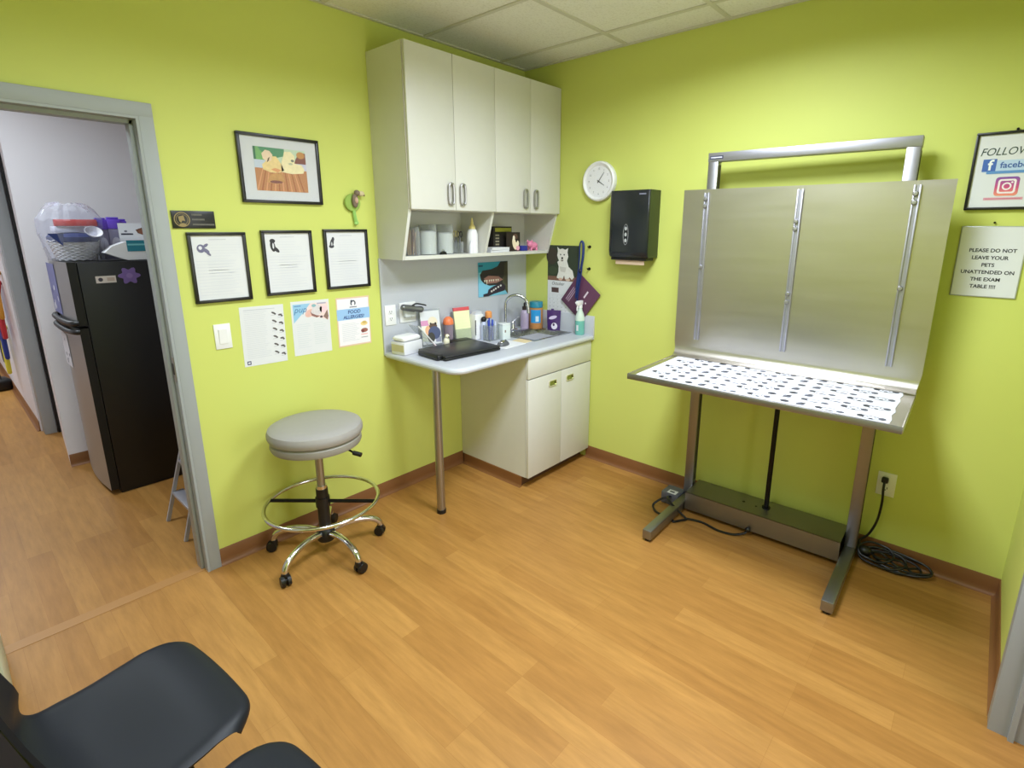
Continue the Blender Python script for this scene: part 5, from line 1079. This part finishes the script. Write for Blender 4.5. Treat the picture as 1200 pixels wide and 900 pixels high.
for k in range(36):
    a = 2 * PI * k / 36; r_ = 0.046 + 0.010 * math.cos(6 * a); pts.append((r_ * math.cos(a), r_ * 0.94 * math.sin(a)))
m.prism(pts, -0.004, 0.0, mat('purple_foam', (122, 98, 160), 0.7), axis='y'); m.ell(0, 0, 0.016, 0.015, -0.0046, P(140, 116, 176)); tag(m.build('flower_magnet', loc=(-2.142, FYf - 0.0006, 1.333)), 'purple flower magnet on the black fridge side', 'magnet')
for nm, loc, w, h, cols, lab in (('photo_sheet', (-2.437, 1.66, 1.25), 0.25, 0.30, (P(120, 122, 170), P(196, 196, 214)), 'bluish photo sheet on the upper fridge door'), ('paper_sheet', (-2.437, 1.66, 0.87), 0.19, 0.21, (P(222, 222, 230), P(110, 110, 126)), 'white printed sheet on the lower fridge door')):
    m = MB(); m.box(-w / 2, w / 2, -0.001, 0, -h / 2, h / 2, cols[0])
    for k in range(9): m.ell(random.uniform(-w * .38, w * .38), random.uniform(-h * .4, h * .4), w * 0.09, h * 0.05, -0.0013 - 0.0001 * k, random.choice(cols + (P(90, 90, 140), PAPER)), rot=random.uniform(-1, 1))
    o = m.build(nm, rz=-PI / 2); o.location = (-2.4385, loc[1], loc[2]); tag(o, lab, 'paper')
for o_ in C.objects:
    if o_.name in ('photo_sheet', 'paper_sheet'): o_.location.x = -2.11 + FX0 - 0.0655

ZF = FZ + 0.004
t = thing('gift_basket', 'white wicker basket wrapped in clear film on top of the fridge', 'basket', (-2.325, 1.49, ZF))
m = MB(); WK = mat('white_wicker', (226, 224, 222), 0.7, var=0.12, scale=60, bump=0.6)
nr, ns = 12, 44; rws = []
for i in range(nr + 1):
    f = i / nr; rr_ = 0.086 + 0.028 * f
    rws.append([m.v(((rr_ + 0.003 * math.sin(k * PI + i * PI)) * 1.05 * math.cos(2 * PI * k / ns), (rr_ + 0.003 * math.sin(k * PI * 0.5 + i * PI)) * math.sin(2 * PI * k / ns), 0.005 + 0.108 * f)) for k in range(ns)])
for a, b in zip(rws, rws[1:]):
    for k in range(ns): m.f([a[k], a[(k + 1) % ns], b[(k + 1) % ns], b[k]], WK)
m.f(rws[0][::-1], WK)
for i in range(0, nr + 1, 1):
    rr_ = 0.088 + 0.028 * i / nr; m.tube([(rr_ * 1.05 * math.cos(2 * PI * k / 30), rr_ * math.sin(2 * PI * k / 30), 0.006 + 0.108 * i / nr + 0.0035 * (-1) ** (k + i)) for k in range(30)], 0.0038, WK, 6, closed=True, sub=1)
m.build('basket', t, sharp=80)
m = MB(); CLO = mat('navy_cloth', (36, 52, 106), 0.8, var=0.1)
m.lathe([(0.105, 0.10), (0.122, 0.108), (0.124, 0.135), (0.11, 0.15), (0.05, 0.158), (0, 0.16)], (0, 0, 0), 28, CLO); m.flat([(-0.13, 0.155), (-0.06, 0.155), (-0.07, 0.085)], -0.118, CLO); m.build('cloth_liner', t)
m = MB(); random.seed(3)
ns = 36; rws = []
for i, (rr_, z) in enumerate(((0.125, 0.003), (0.142, 0.08), (0.152, 0.16), (0.148, 0.23), (0.12, 0.28), (0.085, 0.315), (0.05, 0.325))):
    rws.append([m.v(((rr_ + random.uniform(-.010, .010)) * math.cos(2 * PI * k / ns), (rr_ + random.uniform(-.010, .010)) * math.sin(2 * PI * k / ns), z + (random.uniform(-.012, .012) if i else 0))) for k in range(ns)])
for a, b in zip(rws, rws[1:]):
    for k in range(ns): m.f([a[k], a[(k + 1) % ns], b[(k + 1) % ns], b[k]], FILM)
m.build('clear_wrap', t, sharp=20)
tag(MB().box(-0.085, 0.105, -0.045, 0.05, 0, 0.038, mat('red_box', (206, 58, 56), 0.45), 0.004).build('red_box', loc=(-2.32, 1.46, ZF + 0.196), rz=R(-4)), 'flat red box on top of the wrapped gift basket', 'box')
t = thing('bowl', 'white bowl on its side at the front of the gift basket', 'bowl', (-2.255, 1.365, ZF + 0.148))
MB().lathe([(0.0, 0.0), (0.022, 0.0), (0.040, 0.022), (0.043, 0.027), (0.040, 0.027), (0.020, 0.004), (0, 0.003)], (0, 0, 0), 28, mat('pearl_bowl', (216, 214, 220), 0.35), (0.1, -0.7, 0.7)).build('bowl_body', t)
tag(MB().box(-0.09, 0.09, -0.04, 0.06, 0, 0.034, mat('white_carton', (226, 226, 234), 0.6), 0.003).build('white_carton', loc=(-2.325, 1.47, ZF + 0.160), rz=R(3)), 'white carton under the red box in the gift basket', 'box')
VIO = mat('violet_lid', (104, 72, 196), 0.3); TUBEG = glass('violet_tube', (150, 140, 176), 0.45)
for i, (x, y_, h_, w_) in enumerate(((-2.196, 1.46, 0.245, 0.028), (-2.135, 1.46, 0.25, 0.033), (-2.082, 1.50, 0.24, 0.02))):
    t = thing('violet_tube_pack', ('tall violet topped pack next to the gift basket', 'wide violet topped pack in the middle on the fridge', 'narrow violet topped pack nearest the display card')[i], 'pack', (x, y_, ZF), 0, 'violet topped packs on the fridge')
    MB().box(-w_, w_, -0.025, 0.025, 0, h_ * 0.72, mat('grey_violet_pack', (122, 118, 142), 0.35, var=0.15), 0.004).build('body', t)
    m = MB(); m.box(-w_, w_, -0.026, 0.026, h_ * 0.72, h_ - 0.012, VIO, 0.004)
    m.box(-w_ * 0.85, w_ * 0.85, -0.02, 0.02, h_ - 0.012, h_, VIO, 0.003); m.build('lid', t)
    m = MB(); m.ell(0, h_ * 0.35, w_ * 0.7, 0.045, -0.0256, P(176, 174, 190)); m.build('panel', t)
t = thing('display_card', 'white display card with a brown dog standing on the fridge', 'card', (-2.035, 1.42, ZF), R(-3))
m = MB(); m.box(-0.085, 0.085, 0, 0.004, 0, 0.215, PAPER)
m.rect(-0.075, -0.015, 0.145, 0.154, -0.0006, INK); m.ell(-0.05, 0.167, 0.008, 0.006, -0.0006, P(120, 120, 130)); m.flat([(0.0, 0.175), (0.05, 0.195), (0.085, 0.18), (0.085, 0.06), (0.06, 0.10), (0.045, 0.14), (0.01, 0.155)], -0.0006, P(104, 66, 50)); m.ell(0.03, 0.165, 0.018, 0.015, -0.0009, P(130, 84, 62)); m.build('card', t)
t = thing('brochure_tray', 'white boat-shaped tray with a teal label on the fridge', 'tray', (-2.105, 1.335, ZF))
m = MB(); m.prism([(-0.125, 0.045), (-0.06, 0.015), (-0.02, 0.0), (0.16, 0.0), (0.16, 0.10), (-0.02, 0.105), (-0.085, 0.082)], -0.045, 0.045, WHITEP, axis='y'); m.build('body', t)
m = MB(); m.rect(-0.015, 0.08, 0.05, 0.115, -0.0462, P(40, 130, 150)); m.rect(-0.01, 0.075, 0.085, 0.095, -0.0465, P(120, 196, 206)); m.build('teal_label', t)

# step ladder just behind the doorway
t = thing('step_ladder', 'grey folding step ladder just behind the door frame', 'ladder', (-2.16, 0.51, 0))
LM = mat('ladder_grey', (172, 172, 178), 0.4, 0.3)
for yy in (0.15, -0.15):
    m = MB(); m.tube([(-0.12, yy, 0.0), (0.10, yy * 0.85, 0.78)], 0.012, LM, 4, sub=1); m.build('front_rail', t)
    m = MB(); m.tube([(0.02, yy * 0.9, 0.0), (0.10, yy * 0.8, 0.76)], 0.010, mat('ladder_dark', (70, 66, 72), 0.4, 0.5), 4, sub=1); m.build('rear_rail', t)
for z in (0.16, 0.34, 0.56):
    x = -0.12 + 0.22 * z / 0.78; m = MB(); m.box(x - 0.008, x + 0.05, -0.145, 0.145, z - 0.008, z + 0.008, mat('ladder_step', (176, 174, 182), 0.4, 0.4), 0.002); m.build('step', t)
m = MB(); m.box(0.03, 0.16, -0.14, 0.14, 0.775, 0.80, BLACKP, 0.005); m.build('top_plate', t)

# far room: leashes on the wall, a bag and a low cabinet
lc = (((200, 48, 60), 'red'), ((88, 40, 110), 'purple'), ((40, 60, 150), 'blue'), ((214, 150, 50), 'orange'), ((30, 30, 36), 'black'), ((222, 214, 70), 'yellow'))
sp = ((3.44, 1.16, 0.72), (3.58, 1.20, 0.70), (3.72, 1.12, 0.50), (3.30, 1.25, 0.9), (4.02, 1.05, 0.42), (3.87, 0.74, 0.34))
for (c_, nm), (y_, z1, z0) in zip(lc, sp):
    t = thing('leash', '%s leash hanging on the wall beyond the far doorway' % nm, 'leash', (-2.54, y_, z1), 0, 'leashes in the far room')
    mm = mat('leash_' + nm, c_, 0.6); dz = z0 - z1
    m = MB(); m.tube([(-0.02, -0.02, 0.0), (-0.045, -0.05, dz * 0.3), (-0.05, -0.045, dz * 0.8), (-0.05, 0.0, dz), (-0.05, 0.045, dz * 0.8), (-0.045, 0.05, dz * 0.3), (-0.02, 0.02, 0.0)], 0.016, mm, 8, closed=True); m.build('strap', t)
    m = MB(); m.cyl((-0.001, 0, 0), (-0.04, 0, 0), 0.008, BLACKM, seg=10); m.build('peg', t)
t = thing('handbag', 'small black bag on the floor against the far wall', 'bag', (-2.63, 4.78, 0), R(10))
m = MB(); m.box(-0.07, 0.075, -0.10, 0.10, 0.0, 0.12, BLACKP, 0.03, 4); m.build('body', t); m = MB(); m.tube([(0, -0.07, 0.11), (0, -0.04, 0.17), (0, 0.04, 0.17), (0, 0.07, 0.11)], 0.008, BLACKP, 8); m.build('strap', t)
t = thing('low_bench', 'dark low bench against the end wall of the far room', 'bench', (-3.0, 7.7, 0))
m = MB(); m.box(-0.55, 0.42, -0.25, 0.3, 0.16, 0.24, mat('dark_wood', (44, 34, 34), 0.5), 0.01); m.build('seat', t)
for dx in (-0.48, 0.35):
    for dy in (-0.2, 0.24): MB().box(dx - 0.025, dx + 0.025, dy - 0.025, dy + 0.025, 0, 0.16, mat('dark_wood', (44, 34, 34))).build('leg', t)

# ------------------------------------------------------------------ lights
def area(name, loc, sx, sy, power, col, spread=160):
    l = bpy.data.lights.new(name, 'AREA'); l.shape = 'RECTANGLE'; l.size = sx; l.size_y = sy; l.energy = power; l.color = col; l.spread = R(spread)
    o = bpy.data.objects.new(name, l); C.objects.link(o); o.location = loc; return o
def fixture(x, y, label):
    t = thing('ceiling_light', label, 'ceiling light', (x, y, H))
    m = MB()
    for a in ((-0.302, 0.302, -0.302, -0.28), (-0.302, 0.302, 0.28, 0.302), (-0.302, -0.28, -0.28, 0.28), (0.28, 0.302, -0.28, 0.28)): m.box(*a, -0.012, -0.0005, WHITEP)
    m.build('frame', t)
    return t
fixture(-1.165, -1.73, 'recessed fluorescent ceiling light nearer the steel exam table')
fixture(-2.385, -1.73, 'recessed fluorescent ceiling light nearer the chairs')
area('room_light', (-1.165, -1.73, H - 0.014), 0.56, 0.56, 46, (0.89, 0.975, 1.09))
area('room_light', (-2.385, -1.73, H - 0.014), 0.56, 0.56, 32, (0.89, 0.975, 1.09))
dl = area('doorway_fill', (-1.315, -3.5, 1.45), 0.8, 1.7, 18, (0.97, 0.98, 1.02)); dl.rotation_euler = (R(90), 0, 0)  # added fill lamp beyond the near doorway, brightens the lower room
area('hall_light', (-3.0, 1.05, H - 0.02), 0.6, 0.6, 25, (0.89, 1.0, 1.07))
area('far_room_light', (-3.3, 4.6, H - 0.02), 0.6, 1.2, 42, (0.90, 1.0, 1.06))
w = bpy.data.worlds.new('World'); bpy.context.scene.world = w; w.use_nodes = True
w.node_tree.nodes['Background'].inputs[0].default_value = (0.8, 0.82, 0.85, 1); w.node_tree.nodes['Background'].inputs[1].default_value = 0.3

# ------------------------------------------------------------------ camera
cam = bpy.data.cameras.new('Camera'); co = bpy.data.objects.new('Camera', cam); C.objects.link(co)
YAW, PITCH, ROLL, FPX = 0.8577, -0.2355, 0.0041, 616.5931
cy, sy, cp_, sp_ = math.cos(YAW), math.sin(YAW), math.cos(PITCH), math.sin(PITCH)
Fv = Vector((sy * cp_, cy * cp_, sp_)); Rv = Vector((cy, -sy, 0)); Uv = Rv.cross(Fv)
c_, s_ = math.cos(ROLL), math.sin(ROLL); Rv, Uv = Rv * c_ + Uv * s_, Uv * c_ - Rv * s_
M = Matrix(((Rv.x, Uv.x, -Fv.x, -2.94497), (Rv.y, Uv.y, -Fv.y, -2.65282), (Rv.z, Uv.z, -Fv.z, 1.62034), (0, 0, 0, 1)))
co.matrix_world = M
cam.sensor_fit = 'HORIZONTAL'; cam.sensor_width = 36.0; cam.lens = FPX / 1200 * 36.0
cam.shift_x = -27.3062 / 1200; cam.shift_y = -35.3007 / 1200; cam.clip_start = 0.02; cam.clip_end = 60
sc = bpy.context.scene; sc.camera = co
sc.view_settings.view_transform = 'Standard'; sc.view_settings.look = 'None'; sc.view_settings.exposure = 0.0; sc.view_settings.gamma = 1.0
